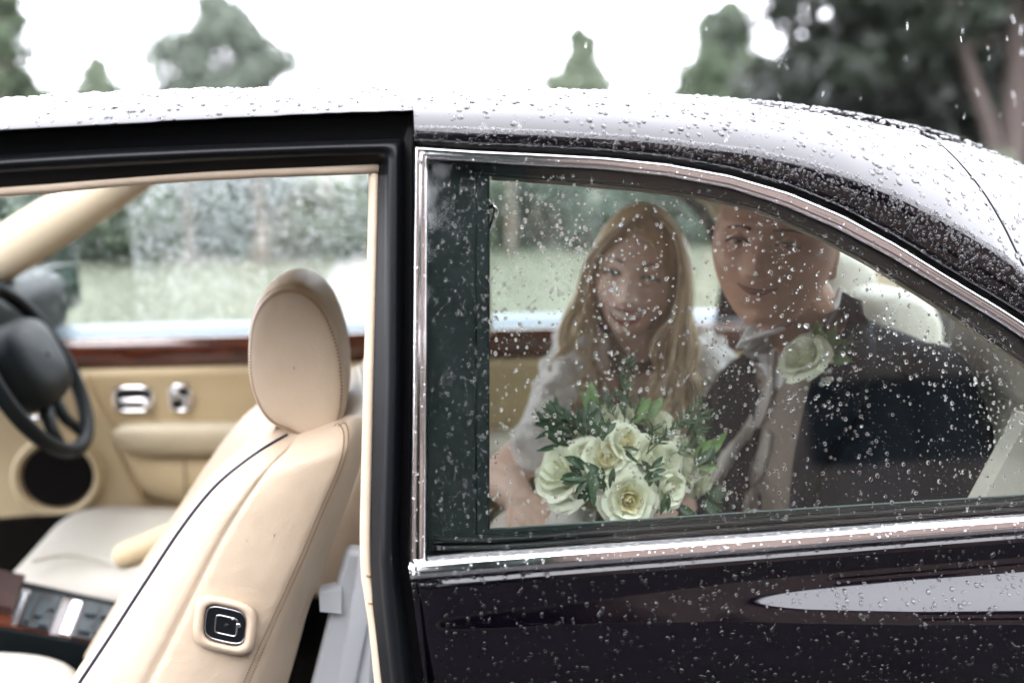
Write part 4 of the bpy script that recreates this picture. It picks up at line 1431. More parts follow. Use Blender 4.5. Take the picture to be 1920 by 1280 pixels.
def petal_mesh(name, R0, span, h, curl, mt, seed):
    r_ = random.Random(seed)
    b = MB(); rows = []
    ph1, ph2 = r_.uniform(0, 6), r_.uniform(0, 6)
    for i in range(6):
        v = i / 5
        row = []
        wv = .30 + .70 * math.sin(min(1, v * 1.25) * math.pi / 2)
        for j in range(6):
            u = j / 5 * 2 - 1
            roll = max(0, (v - .62) / .38) ** 2
            zz = h * v * (1 - .20 * u * u * v) - roll * curl * .55 + .05 * v * math.sin(3 * u + ph1)
            rr_ = R0 * (.25 + .75 * math.sin(min(1, v * 1.3) * math.pi / 2)) + curl * roll + .05 * v * v * math.sin(4 * u + ph2)
            a = u * span / 2 * wv
            row.append(Vector((rr_ * math.sin(a), rr_ * math.cos(a), zz)))
        rows.append(row)
    b.grid(rows); me = b.mesh(name); me.materials.append(M[mt]); return me
PET = [[petal_mesh('petal_heart', .20, rad(150), .92, -.04, 'petal_in', s) for s in range(2)],
       [petal_mesh('petal_inner', .36, rad(125), .98, .02, 'petal_in', 10 + s) for s in range(2)],
       [petal_mesh('petal_middle', .54, rad(110), .98, .10, 'petal', 20 + s) for s in range(3)],
       [petal_mesh('petal_outer', .74, rad(92), .86, .24, 'petal', 30 + s) for s in range(3)],
       [petal_mesh('petal_rim', .90, rad(80), .62, .40, 'petal', 40 + s) for s in range(3)]]
def rose(parent, c, axis, r, opened=1.0, rows_=(3, 4, 5, 6, 6), tilt=0.0, name='rose', rs_=0, white=False):
    z = Vector(axis).normalized()
    x = z.orthogonal().normalized(); y = z.cross(x)
    Rm = Matrix((x, y, z)).transposed()
    base = Matrix.Translation(Vector(c) - z * r * .6) @ Rm.to_4x4()
    core = MB()
    core.ball((0, 0, .48 * r), (.09 * r, .09 * r, .34 * r), nu=10, nv=7)
    core.ball((0, 0, .12 * r), (.45 * r, .45 * r, .2 * r), nu=10, nv=6)
    me = core.mesh('rose_core'); me.materials.append(M['petal' if white else 'petal_in'])
    o = obj(name, me, None, parent, M=base)
    rr_ = random.Random(rs_)
    for L_, n_ in enumerate(rows_):
        kx = (.42, .66)[L_] if white and L_ < 2 else 1.0
        ph = rr_.uniform(0, 6.28)
        for k in range(n_):
            p = bpy.data.objects.new('petal', PET[max(2, L_) if white else L_][k % 2])
            Mx = base @ Matrix.Rotation(ph + k / n_ * 2 * math.pi + rr_.uniform(-.15, .15), 4, 'Z') @ Matrix.Rotation(-(L_ * .05 * opened) + rr_.uniform(-.06, .06), 4, 'X') @ Matrix.Diagonal((kx, kx, 1.08 if kx < 1 else 1, 1)) @ Matrix.Scale(r * rr_.uniform(.94, 1.06), 4)
            link(p, o, Mx)
    return o
bq = empty('bouquet', P(1165, 960, .30), 'round bouquet of ivory roses and dark green foliage just behind the rainy window', 'bouquet')
spec = [(1180, 938, 47, .215, (-.10, -1, .10)), (1048, 880, 56, .27, (-.72, -.45, .55)), (1140, 858, 44, .24, (-.1, -.9, .55)), (1176, 828, 36, .25, (.35, -.8, .5)),
        (1126, 792, 42, .30, (-.3, -.6, .8)), (1234, 796, 44, .30, (.2, -.5, .9)), (1256, 918, 40, .235, (.45, -.95, .0)), (1292, 876, 42, .28, (.85, -.6, .2)),
        (1222, 856, 36, .24, (.3, -.9, .3)), (1212, 912, 34, .245, (.1, -1, .0)), (1066, 918, 34, .28, (-.5, -.7, -.4)), (1168, 776, 30, .32, (.0, -.5, 1)), (1322, 905, 30, .30, (.8, -.7, -.2)), (1078, 826, 30, .31, (-.5, -.5, .7)), (1278, 836, 32, .31, (.6, -.5, .6)), (1150, 812, 28, .27, (-.1, -.6, .8)), (1204, 884, 27, .235, (.1, -1, .2)), (1326, 868, 28, .32, (.8, -.5, .4)), (1254, 862, 30, .25, (.3, -.9, .4)), (1022, 906, 30, .31, (-.8, -.6, .0)), (1112, 936, 28, .27, (-.3, -.9, -.2)), (1206, 806, 28, .30, (.1, -.5, .9)), (1098, 856, 30, .26, (-.3, -.9, .2))]
for k, (px, py, rp, y, ax) in enumerate(spec):
    c = P(px, py, y); r = rp * (c - EYE).length / FPX * .96
    rose(bq, c, ax, r, rs_=k, opened=1.0 + .6 * (k % 3), white=k not in (0, 2, 3))
def leaf_mesh(name, L, w, fold=.25, bend=.3, mt='leaf_dark'):
    b = MB(); rows = []
    for i in range(6):
        v = i / 5
        ww = w * math.sin(math.pi * min(1, v * .97 + .02)) ** .8
        row = []
        for u in (-1, -.5, 0, .5, 1):
            row.append(Vector((ww * u, L * v, abs(u) * ww * fold - bend * L * v * v)))
        rows.append(row)
    b.grid(rows); me = b.mesh(name); me.materials.append(M[mt]); return me
LF = [leaf_mesh('leaf_narrow', 1, .13), leaf_mesh('leaf_wide', 1, .20, bend=.2), leaf_mesh('leaf_pale', 1, .20, mt='leaf_light', bend=.2)]
def leaf(parent, c, d, nrm, L, kind):
    y = Vector(d).normalized(); z = (Vector(nrm) - y * Vector(nrm).dot(y)).normalized(); x = y.cross(z)
    Mx = Matrix.Translation(c) @ Matrix((x, y, z)).transposed().to_4x4() @ Matrix.Scale(L, 4)
    o = bpy.data.objects.new('leaf', LF[kind]); link(o, parent, Mx); return o
lr = random.Random(3)
def px2m(c, n): return n * (c - EYE).length / FPX
for (cx, cy, y, n_, spread, Lp, kind, ang0, ang1) in (
        (1068, 820, .29, 22, 26, 52, 0, 95, 200), (1050, 792, .30, 12, 22, 44, 0, 80, 190), (1100, 812, .28, 9, 18, 50, 1, 60, 130), (1112, 896, .22, 16, 24, 40, 1, 120, 300), (1092, 890, .225, 7, 12, 38, 1, 130, 200),
        (1128, 822, .225, 6, 8, 40, 1, 40, 140), (1168, 842, .205, 3, 8, 36, 0, -60, 20), (1152, 876, .20, 3, 5, 34, 0, -110, -40), (1222, 884, .215, 8, 12, 30, 1, 0, 300), (1310, 872, .26, 8, 14, 38, 1, -30, 90),
        (1305, 850, .27, 6, 16, 46, 2, -20, 100), (1196, 788, .29, 5, 10, 56, 2, 40, 90), (1112, 775, .31, 5, 12, 46, 2, 70, 120), (1330, 925, .30, 7, 18, 46, 1, -80, 40),
        (1270, 952, .26, 7, 18, 40, 1, -120, -10), (1160, 770, .31, 8, 22, 40, 0, 50, 130), (1246, 892, .195, 2, 3, 34, 0, 170, 200), (1250, 925, .195, 3, 6, 38, 0, -110, -80), (1290, 800, .29, 8, 20, 44, 0, 10, 90)):
    for _ in range(n_):
        c = P(cx + lr.gauss(0, spread * .5), cy + lr.gauss(0, spread * .5), y + lr.uniform(-.02, .02))
        a = rad(lr.uniform(ang0, ang1))
        d = RGT * math.cos(a) + UPV * math.sin(a) - FWD * lr.uniform(-.1, .45)
        leaf(bq, c, d, -FWD + UPV * lr.uniform(-.2, .8) + RGT * lr.uniform(-.6, .6), px2m(c, Lp * lr.uniform(.75, 1.15)), kind)
def sprig(parent, pts, nl, Lp, y, seed, name='sprig'):
    r_ = random.Random(seed)
    path = cr([P(px, py, yy) for px, py, yy in pts], 40)
    b = MB(); b.tube(path, .0009, 5)
    for k in range(nl):
        i = min(38, int(6 + 33 * k / nl)); p = path[i]; t = (path[i + 1] - path[i]).normalized()
        a = r_.uniform(0, 6.28)
        o_ = t.orthogonal().normalized(); o2 = t.cross(o_)
        d = (t * .75 + o_ * math.cos(a) * .8 + o2 * math.sin(a) * .8).normalized()
        L_ = px2m(p, Lp * r_.uniform(.7, 1.1))
        w = d.cross(FWD).normalized() * L_ * .07
        b.add([p - w * .4, p + w * .4, p + d * L_ * .5 + w, p + d * L_, p + d * L_ * .5 - w], [(0, 1, 2, 3, 4)])
    return obj(name, b, M['sprig'], parent)
sprig(bq, [(1212, 850, .22), (1250, 815, .22), (1285, 785, .23), (1318, 752, .25)], 60, 26, .23, 1)
sprig(bq, [(1215, 845, .22), (1222, 820, .215), (1228, 798, .215)], 24, 22, .22, 2)
sprig(bq, [(1170, 800, .27), (1174, 745, .27), (1175, 705, .28), (1177, 668, .29)], 34, 26, .28, 3)
sprig(bq, [(1165, 800, .27), (1150, 775, .28), (1142, 752, .28)], 18, 20, .28, 4)
sprig(bq, [(1175, 800, .27), (1192, 775, .28), (1200, 745, .28)], 18, 20, .28, 5)
sprig(bq, [(1128, 790, .29), (1126, 765, .30), (1122, 742, .30)], 18, 20, .28, 6)
sprig(bq, [(1260, 850, .23), (1290, 838, .235), (1318, 800, .25)], 36, 24, .24, 7)
b = MB()
for k in range(9):
    a = k / 9 * 6.28
    o_ = Vector((math.cos(a) * .012, math.sin(a) * .012, 0))
    b.tube(cr([P(1165, 880, .32) + o_ * 1.5, P(1140, 960, .33) + o_, P(1128, 1060, .36) + o_ * 1.2], 10), .0045, 7)
obj('stem_bundle', b, M['stem'], bq)
# hidden ball added so that no light passes between the blooms
b = MB(); b.ball(P(1180, 872, .31), (.075, .05, .062)); obj('light_block', b, M['leaf_dark'], bq)

bt = empty('buttonhole', P(1505, 690, .34), 'white rose buttonhole with green sprigs pinned to the navy lapel', 'buttonhole')
_c = P(1502, 664, .345)
rose(bt, _c, (-.62, -.30, .72), px2m(_c, 42), rs_=77, opened=.3, white=True)
for k in range(7):
    a = rad(-10 + k * 17)
    leaf(bt, P(1535, 665, .36), RGT * math.cos(a) + UPV * math.sin(a) - FWD * .1, -FWD, px2m(_c, 62), 0 if k % 2 else 2)
sprig(bt, [(1520, 680, .35), (1560, 660, .35), (1600, 640, .36)], 26, 26, .35, 8)
M['gyp'] = mat('small white blossoms', (.75, .75, .70), .7)
for k in range(20):
    b = MB(); b.ball(P(1545 + lr.gauss(0, 18), 690 + lr.gauss(0, 14), .345), .0032 * lr.uniform(.7, 1.3), nu=8, nv=6); obj('blossom', b, M['gyp'], bt)
# ------------------------------------------------------------------ surroundings
M['lawn'] = mat('wet lawn', (.072, .078, .052), .9, spec=.2, noise=.25, nscale=3.0, col2=(.10, .102, .075), bump=.8, bscale=40)
M['gravel'] = mat('pale gravel', (.16, .155, .145), .9, noise=.4, nscale=60, col2=(.24, .235, .22), bump=.8, bscale=90)
M['bark'] = mat('bark', (.09, .07, .055), .9, noise=.3, nscale=9, col2=(.17, .135, .11), bump=.8, bscale=30, stretch=(1, 1, .2))
M['bark_dark'] = mat('reddish bark', (.045, .034, .030), .9, noise=.3, nscale=7, col2=(.085, .066, .058), bump=.8, bscale=30, stretch=(1, 1, .2))
def sheet(name, x0, y0, x1, y1, z, m, n=1):
    b = MB()
    b.grid([[Vector((x0 + (x1 - x0) * i / n, y0 + (y1 - y0) * j / n, z)) for j in range(n + 1)] for i in range(n + 1)])
    return tag(obj(name, b, m, smooth=False), kind='structure')
sheet('lawn', -1500, -1500, 1500, 1500, 0, M['lawn'])
M['tarmac'] = mat('wet tarmac', (.012, .012, .013), .6, spec=.12, noise=.3, nscale=4, col2=(.02, .02, .021), bump=.5, bscale=120)
sheet('driveway', -30, -7.5, 30, 3.2, .004, M['tarmac'])
b = MB()
pw = [Vector((x, y, .008)) for x, y in ((-1.4, 6.0), (-.2, 7.6), (.5, 10), (-.2, 14), (-2.2, 14), (-1.9, 10), (-2.6, 7.6), (-3.4, 6.0))]
b = MB(); b.grid([[Vector((-.80 + .5 * math.sin(t * 2) + s, 3.1 + t * 13, .008)) for s in (-.4, .4)] for t in np.linspace(0, 1, 14)])
tag(obj('garden_path', b, M['gravel'], smooth=False), kind='structure')
# tufts of grass on the lawn across the drive
ng = 26000
gx = rng.uniform(-13, 13, ng); gy = 3.3 + 11 * rng.random(ng) ** 1.2
h = rng.uniform(.04, .10, ng); a = rng.uniform(0, 6.28, ng); w = .006 + .006 * rng.random(ng)
bx, by = np.cos(a) * w, np.sin(a) * w; lx, ly = rng.normal(0, .03, ng), rng.normal(0, .03, ng)
GV = np.stack([np.stack([gx - bx, gy - by, 0 * gx], 1), np.stack([gx + bx, gy + by, 0 * gx], 1), np.stack([gx + lx, gy + ly, h], 1)], 1).reshape(-1, 3)
M['grass'] = leafy('grass blades', (.066, .074, .046), (.118, .12, .084), .3)
tag(link(bpy.data.objects.new('grass', fast_mesh('grass', GV, np.arange(ng * 3).reshape(-1, 3), M['grass'], False))), kind='stuff')

def leaves(C, n, size, squash=.5):
    """n pointed leaf quads scattered round centres C (k,4: x,y,z,r), as verts and tris"""
    idx = rng.integers(0, len(C), n)
    c = C[idx]
    v = rng.normal(size=(n, 3)); v /= np.linalg.norm(v, axis=1, keepdims=True)
    rr_ = rng.random(n) ** .45
    p = c[:, :3] + v * (c[:, 3] * rr_)[:, None] * np.array([1, 1, .8])
    nrm = v + rng.normal(scale=.7, size=(n, 3)); nrm[:, 2] += .4
    nrm /= np.linalg.norm(nrm, axis=1, keepdims=True)
    t = np.cross(nrm, rng.normal(size=(n, 3))); t /= np.linalg.norm(t, axis=1, keepdims=True)
    bt_ = np.cross(nrm, t)
    s = size * rng.uniform(.6, 1.4, n)[:, None]
    q = np.stack([p - t * s, p + bt_ * s * squash, p + t * s, p - bt_ * s * squash], 1).reshape(-1, 3)
    k = np.arange(n)[:, None] * 4
    T = np.concatenate([k + np.array([[0, 1, 2]]), k + np.array([[0, 2, 3]])], 0)
    return q, T

def tree(name, label, x, y, h, w, shape, n, size, m, trunk_r=.2, base=.1, clumps=40, lean=0, seed=0, bark='bark', group=None, cat='tree', sprays=0):
    r_ = np.random.default_rng(seed)
    t = empty(name, (x, y, 0), label, cat, group)
    z0 = base * h
    C = []
    for k in range(clumps):
        f = (k + .5) / clumps
        if shape == 'cone': wr = w * .5 * (1 - f) ** .75 * (1 - .25 * math.sin(f * 21 + seed))
        elif shape == 'column': wr = w * .5 * min(1, 3.2 * (1 - f)) ** .8 * (.85 + .15 * math.sin(f * 17 + seed))
        else: wr = w * .5 * math.sin(math.pi * min(1, .12 + f * .85)) ** .6
        for q in range(3):
            a = r_.uniform(0, 6.28); d = wr * (.35 + .6 * r_.random() ** .5)
            C.append((x + lean * f + d * math.cos(a), y + d * math.sin(a), z0 + (h - z0) * f + r_.normal(0, h * .02), (wr * .34 + w * .045) * r_.uniform(.7, 1.3)))
    V_, T_ = leaves(np.array(C), n, size)
    o = bpy.data.objects.new('crown', fast_mesh('crown', V_, T_, M[m], False)); link(o, t)
    b = MB()
    top = Vector((x + lean * .8, y, h * .85))
    b.tube(cr([Vector((x, y, -.1)), Vector((x + lean * .15 + .05, y, h * .3)), Vector((x + lean * .4, y + .05, h * .6)), top], 14), lambda s: trunk_r * (1.15 - .95 * s), 10)
    for k in range(9):
        f = .25 + .6 * k / 9
        p = Vector((x + lean * f, y, h * f)); a = r_.uniform(0, 6.28)
        d = Vector((math.cos(a), math.sin(a), .35)) * (w * .36 * (1.1 - f))
        b.tube([p, p + d * .5 + Vector((0, 0, .03 * h)), p + d], [trunk_r * .35, trunk_r * .22, trunk_r * .08], 6)
    obj('trunk', b, M[bark], t)
    return t

M['fol_mid'] = leafy('mid green foliage', (.045, .07, .035), (.095, .125, .075), .3)
M['fol_blue'] = leafy('blue green conifer', (.05, .08, .06), (.10, .14, .11), .25)
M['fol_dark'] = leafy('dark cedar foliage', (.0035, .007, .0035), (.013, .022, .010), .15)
M['fol_far_haze'] = leafy('haze-paled grey green foliage', (.075, .095, .072), (.125, .15, .115), .25)  # haze over the distant conifer is mixed into this leaf colour
M['fol_grey'] = leafy('grey green foliage', (.075, .105, .095), (.12, .155, .145), .25)
M['fol_pale'] = leafy('haze-paled green foliage', (.09, .12, .075), (.15, .18, .12), .35)  # lightened leaf colour stands in for haze on the far treetops

def gpos(px, dist_y):
    """ground x for a column of the photograph at depth y"""
    d = ray(px, 300); return EYE.x + d.x * (dist_y - EYE.y) / d.y
def hz(row, px, dist_y):
    d = ray(px, row); return EYE.z + d.z * (dist_y - EYE.y) / d.y
for (px, row, wpx, y, nm, lab, shp, n, sz, m, sd_) in (
        (20, -60, 100, 30, 'pine_tree', 'tall dark conifer at the far left edge of the roofline', 'column', 15000, .11, 'fol_mid', 1),
        (198, 112, 150, 60, 'pine_tree', 'smallest pale treetop peeping over the roof, left of the tall grey-green conifer', 'cone', 7000, .2, 'fol_pale', 2),
        (428, -2, 190, 46, 'pine_tree', 'tall grey-green conifer with ragged crown rising over the front roof', 'column', 26000, .16, 'fol_far_haze', 3),
        (1088, 55, 150, 52, 'pine_tree', 'pale pointed conifer above the middle of the roof', 'cone', 11000, .17, 'fol_pale', 4),
        (1358, 8, 230, 40, 'pine_tree', 'broad green conifer beside the dark cedar on the right', 'cone', 15000, .15, 'fol_mid', 5)):
    x = gpos(px, y); top = hz(row, px, y); d = (Vector((x, y, 1.4)) - EYE).length
    tree(nm, lab, x, y, top, wpx * d / FPX * 1.4, shp, n, sz, m, .22, .06, 46, seed=sd_, group='conifers beyond the lawn')
# cedar on the right: two bare leaning stems under dark spreading boughs
cx = gpos(1890, 19)
for (px0, px1, rr_, lab) in ((1895, 1885, .26, 'straight reddish cedar trunk at the right edge under dark boughs'), (1862, 1800, .17, 'thinner cedar stem leaning left, next to the straight reddish trunk')):
    xa, xb = gpos(px0, 19), gpos(px1, 19)
    t = empty('cedar_tree', (xa, 19, 0), lab, 'tree', 'dark cedars on the right')
    b = MB()
    b.tube(cr([Vector((xa + .15, 19, -.1)), Vector((xa, 19, 1.5)), Vector((xb + .1, 19, 3.0)), Vector((xb - (.4 if px1 < 1850 else 0), 19, 4.4)), Vector((xb - (1.0 if px1 < 1850 else -.05), 19, 8.5))], 24), lambda s, q=rr_: q * (1.15 - .6 * s), 14)
    C = []
    rc = np.random.default_rng(int(px0))
    for k in range(110):
        f = rc.random(); a = rc.uniform(0, 6.28); d = rc.uniform(.5, 4.2)
        zc_ = 3.3 + 5.5 * f + .0 * d
        C.append((xb + d * math.cos(a) * 1.05 - .4, 19.6 + d * .55 * math.sin(a), zc_ - .12 * d, rc.uniform(.35, .8)))
    for k in range(10):
        a = rc.uniform(0, 6.28); z_ = 3.5 + k * .45; p = Vector((xb, 19, z_)); d = Vector((math.cos(a), .5 * math.sin(a), .12)) * rc.uniform(1.5, 3.6)
        b.tube([p, p + d * .5 + Vector((0, 0, .1)), p + d], [.08, .05, .02], 6)
    obj('trunk', b, M['bark_dark'], t)
    V_, T_ = leaves(np.array(C), 11000, .16, .4)
    link(bpy.data.objects.new('crown', fast_mesh('crown', V_, T_, M['fol_dark'], False)), t)
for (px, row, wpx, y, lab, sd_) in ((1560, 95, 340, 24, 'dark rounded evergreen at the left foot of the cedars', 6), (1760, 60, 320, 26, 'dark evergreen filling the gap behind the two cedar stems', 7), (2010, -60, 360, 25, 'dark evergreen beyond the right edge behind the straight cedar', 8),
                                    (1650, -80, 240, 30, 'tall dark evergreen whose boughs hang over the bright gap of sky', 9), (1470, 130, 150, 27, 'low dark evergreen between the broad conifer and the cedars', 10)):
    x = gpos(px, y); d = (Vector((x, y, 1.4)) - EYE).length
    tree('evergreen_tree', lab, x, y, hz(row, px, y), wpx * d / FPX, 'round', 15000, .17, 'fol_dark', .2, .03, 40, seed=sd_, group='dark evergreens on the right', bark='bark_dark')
for k, (x, y) in enumerate(((22, 5.5), (25, 0), (28, 11), (36, 17))):
    tree('evergreen_tree', 'dark evergreen behind the car along the lawn, ' + ['nearest the lawn shrubs', 'second from the lawn shrubs', 'third from the lawn shrubs', 'farthest from the lawn shrubs'][k], x, y, 4.6, 6.5, 'round', 5000, .22, 'fol_blue', .2, .0, 24, seed=700 + k, group='dark evergreens on the right')
# overhanging bough with ragged gaps of sky
# shrubs along the far edge of the lawn, seen through the far side windows
SH = [(-70, 345, 230, 14.2, 'fol_mid'), (110, 330, 210, 14.8, 'fol_blue'), (250, 322, 180, 14.0, 'fol_mid'), (370, 318, 190, 15.2, 'fol_blue'), (505, 345, 170, 14.4, 'fol_blue'), (620, 395, 150, 14.0, 'fol_mid'), (720, 350, 170, 15.5, 'fol_pale'),
      (850, 340, 190, 14.6, 'fol_mid'), (985, 318, 150, 15.2, 'fol_blue'), (1105, 330, 140, 14.3, 'fol_blue'), (1210, 352, 150, 15.0, 'fol_mid'), (1330, 340, 170, 14.4, 'fol_blue'), (1470, 330, 180, 15.0, 'fol_mid'), (1620, 320, 190, 14.6, 'fol_blue'), (1780, 320, 190, 14.6, 'fol_mid')]
words = ['at the far left beyond the door mirror', 'second from the left behind the mirror', 'above the steering wheel through the door glass', 'in the middle of the door glass', 'left of the slim bare stems', 'low and green beside the headrest', 'pale and hidden behind the door post',
         'hidden behind the centre pillar', 'at the left of the quarter glass', 'left of the bride', 'behind the bride', 'between bride and groom', 'behind the groom', 'right of the groom', 'at the far right']
for (px, row, wpx, y, m), wd in zip(SH, words):
    x = gpos(px, y); d = (Vector((x, y, 1.0)) - EYE).length
    tree('shrub', 'leafy shrub across the lawn, ' + wd, x, y, max(.8, hz(row - 40, px, y)), wpx * d / FPX * 1.1, 'round', 3600, .085, m, .05, .0, 22, seed=int(px) + 300, group='shrubs along the far edge of the lawn', cat='shrub')
for k, (px, y, rr_, lab) in enumerate(((482, 13.2, .05, 'slim bare stem in the middle of the door glass'), (470, 13.9, .04, 'thinner bare stem just left of another in the door glass'), (610, 13.6, .05, 'slim bare stem nearest the headrest'), (342, 13.4, .045, 'slim bare stem left of the twin stems'), (955, 13.5, .07, 'pale slim stem at the left of the quarter glass'))):
    x = gpos(px, y); t = empty('young_tree', (x, y, 0), lab, 'tree', 'slim young trees on the lawn')
    b = MB(); b.tube(cr([Vector((x, y, -.05)), Vector((x + .02, y, 1)), Vector((x - .02, y, 2.1))], 10), lambda s, q=rr_: q * (1.1 - .5 * s), 8); obj('trunk', b, M['bark'], t)
    rc = np.random.default_rng(k + 50)
    V_, T_ = leaves(np.array([(x + rc.normal(0, .25), y + rc.normal(0, .25), rc.uniform(1.35, 2.1), .22) for _ in range(10)]), 500, .06)
    link(bpy.data.objects.new('crown', fast_mesh('crown', V_, T_, M['fol_mid'], False)), t)

# behind the photographer: a brick house and tall trees, mirrored in glass, chrome and paint
hs = empty('brick_house', (8, -9.2, 0), 'red brick house behind the photographer, mirrored in the chrome and glass', 'house')
M['brick'] = bpy.data.materials.new('brick'); M['brick'].use_nodes = True
_N, _L = M['brick'].node_tree.nodes, M['brick'].node_tree.links
_bt = _N.new('ShaderNodeTexBrick'); _bt.inputs['Scale'].default_value = 1.0
_bt.inputs['Color1'].default_value = (.14, .096, .076, 1); _bt.inputs['Color2'].default_value = (.105, .07, .055, 1); _bt.inputs['Mortar'].default_value = (.2, .17, .15, 1)
_bt.inputs['Brick Width'].default_value = .225; _bt.inputs['Row Height'].default_value = .075; _bt.inputs['Mortar Size'].default_value = .01
_tc = _N.new('ShaderNodeTexCoord'); _mp = _N.new('ShaderNodeMapping'); _mp.inputs['Rotation'].default_value = (rad(90), 0, 0)
_L.new(_tc.outputs['Object'], _mp.inputs['Vector']); _L.new(_mp.outputs['Vector'], _bt.inputs['Vector']); _L.new(_bt.outputs['Color'], _N['Principled BSDF'].inputs['Base Color'])
_N['Principled BSDF'].inputs['Roughness'].default_value = .9
M['slate'] = mat('slate roof', (.09, .09, .10), .6, noise=.3, nscale=6, col2=(.13, .13, .14))
M['dark_glass'] = mat('dark window glass', (.004, .005, .005), .1, spec=.12)
M['white_paint'] = mat('white joinery', (.7, .7, .68), .5)
HY = -8.0
b = MB()
wins = [(3.9, 6.0, 1.48, 2.32), (8.2, 9.8, 1.2, 2.6), (12, 13.6, 1.2, 2.6), (4.2, 5.6, 3.9, 5.0), (8.3, 9.7, 3.9, 5.0)]
xs_ = sorted(set([1.9, 16] + [w[0] for w in wins] + [w[1] for w in wins])); zs_ = sorted(set([0, 5.4] + [w[2] for w in wins] + [w[3] for w in wins]))
for i in range(len(xs_) - 1):
    for j in range(len(zs_) - 1):
        mx_, mz_ = (xs_[i] + xs_[i + 1]) / 2, (zs_[j] + zs_[j + 1]) / 2
        if any(w[0] < mx_ < w[1] and w[2] < mz_ < w[3] for w in wins): continue
        b.add([(xs_[i], HY, zs_[j]), (xs_[i + 1], HY, zs_[j]), (xs_[i + 1], HY, zs_[j + 1]), (xs_[i], HY, zs_[j + 1])], [(0, 1, 2, 3)])
b.add([(1.9, HY, 0), (1.9, HY, 5.4), (1.9, HY - 4, 8), (1.9, HY - 8, 5.4), (1.9, HY - 8, 0)], [(0, 1, 2, 3, 4)]); b.add([(16, HY, 0), (16, HY, 5.4), (16, HY - 4, 8), (16, HY - 8, 5.4), (16, HY - 8, 0)], [(0, 1, 2, 3, 4)])
b.add([(1.9, HY - 8, 0), (16, HY - 8, 0), (16, HY - 8, 5.4), (1.9, HY - 8, 5.4)], [(0, 1, 2, 3)])
obj('wall', b, M['brick'], hs, smooth=False)
b = MB(); b.slab([(1.6, HY + .35, 5.35), (16.3, HY + .35, 5.35), (16.3, HY - 4, 8.15), (1.6, HY - 4, 8.15)], (0, 0, .12)); b.slab([(1.6, HY - 8.35, 5.35), (16.3, HY - 8.35, 5.35), (16.3, HY - 4, 8.15), (1.6, HY - 4, 8.15)], (0, 0, .12)); obj('roof', b, M['slate'], hs, smooth=False)
for (x0, x1, z0, z1) in wins:
    b = MB(); b.slab([(x0, HY - .12, z0), (x1, HY - .12, z0), (x1, HY - .12, z1), (x0, HY - .12, z1)], (0, -.02, 0)); wo_ = obj('window', b, M['dark_glass'], hs, smooth=False)
    b = MB()
    for q in ((x0, z0, x1, z0), (x0, z1, x1, z1), (x0, z0, x0, z1), (x1, z0, x1, z1)):
        b.rbox(((q[0] + q[2]) / 2, HY - .07, (q[1] + q[3]) / 2), (abs(q[2] - q[0]) + .06, .06, abs(q[3] - q[1]) + .06), .01)
    obj('frame', b, M['walnut_light'], wo_)
    b = MB()
    for f in (.2, .4, .6, .8): b.rbox(((x0 + x1) / 2, HY - .09, z0 + (z1 - z0) * f), (x1 - x0, .03, .018), .004)
    obj('glazing_bar', b, M['walnut_light'], wo_)
for k, (x, y, h_, w_) in enumerate(((-.6, -13.0, 9.5, 6.0), (-5.5, -14, 10.5, 7), (-12, -14, 10, 8), (-19, -15, 11, 9), (-27, -14, 11, 9), (19.5, -10, 10, 6))):
    tree('lime_tree', ('dense tree behind the photographer, ' + ['nearest the brick house', 'second from the brick house', 'third from the brick house', 'fourth from the brick house', 'farthest along the drive', 'at the far gable of the house'][k]), x, y, h_, w_, 'round', 7000 if k < 5 else 9000, .24, 'fol_grey', .25, .0, 30, seed=900 + k, group='tall trees behind the photographer')

for k in range(5):  # hedge added out of view to darken the low reflections in the glass
    tree('hedge', 'unseen hedge plant added behind the photographer to darken the glass reflection, ' + ['nearest the brick house', 'second from the brick house', 'third from the brick house', 'fourth from the brick house', 'fifth and farthest from the brick house'][k], -.1 - 2.3 * k, -9.6, 2.7, 2.9, 'round', 4500, .12, 'fol_dark', .06, .0, 20, seed=1200 + k, group='hedge plants added behind the photographer', cat='hedge')
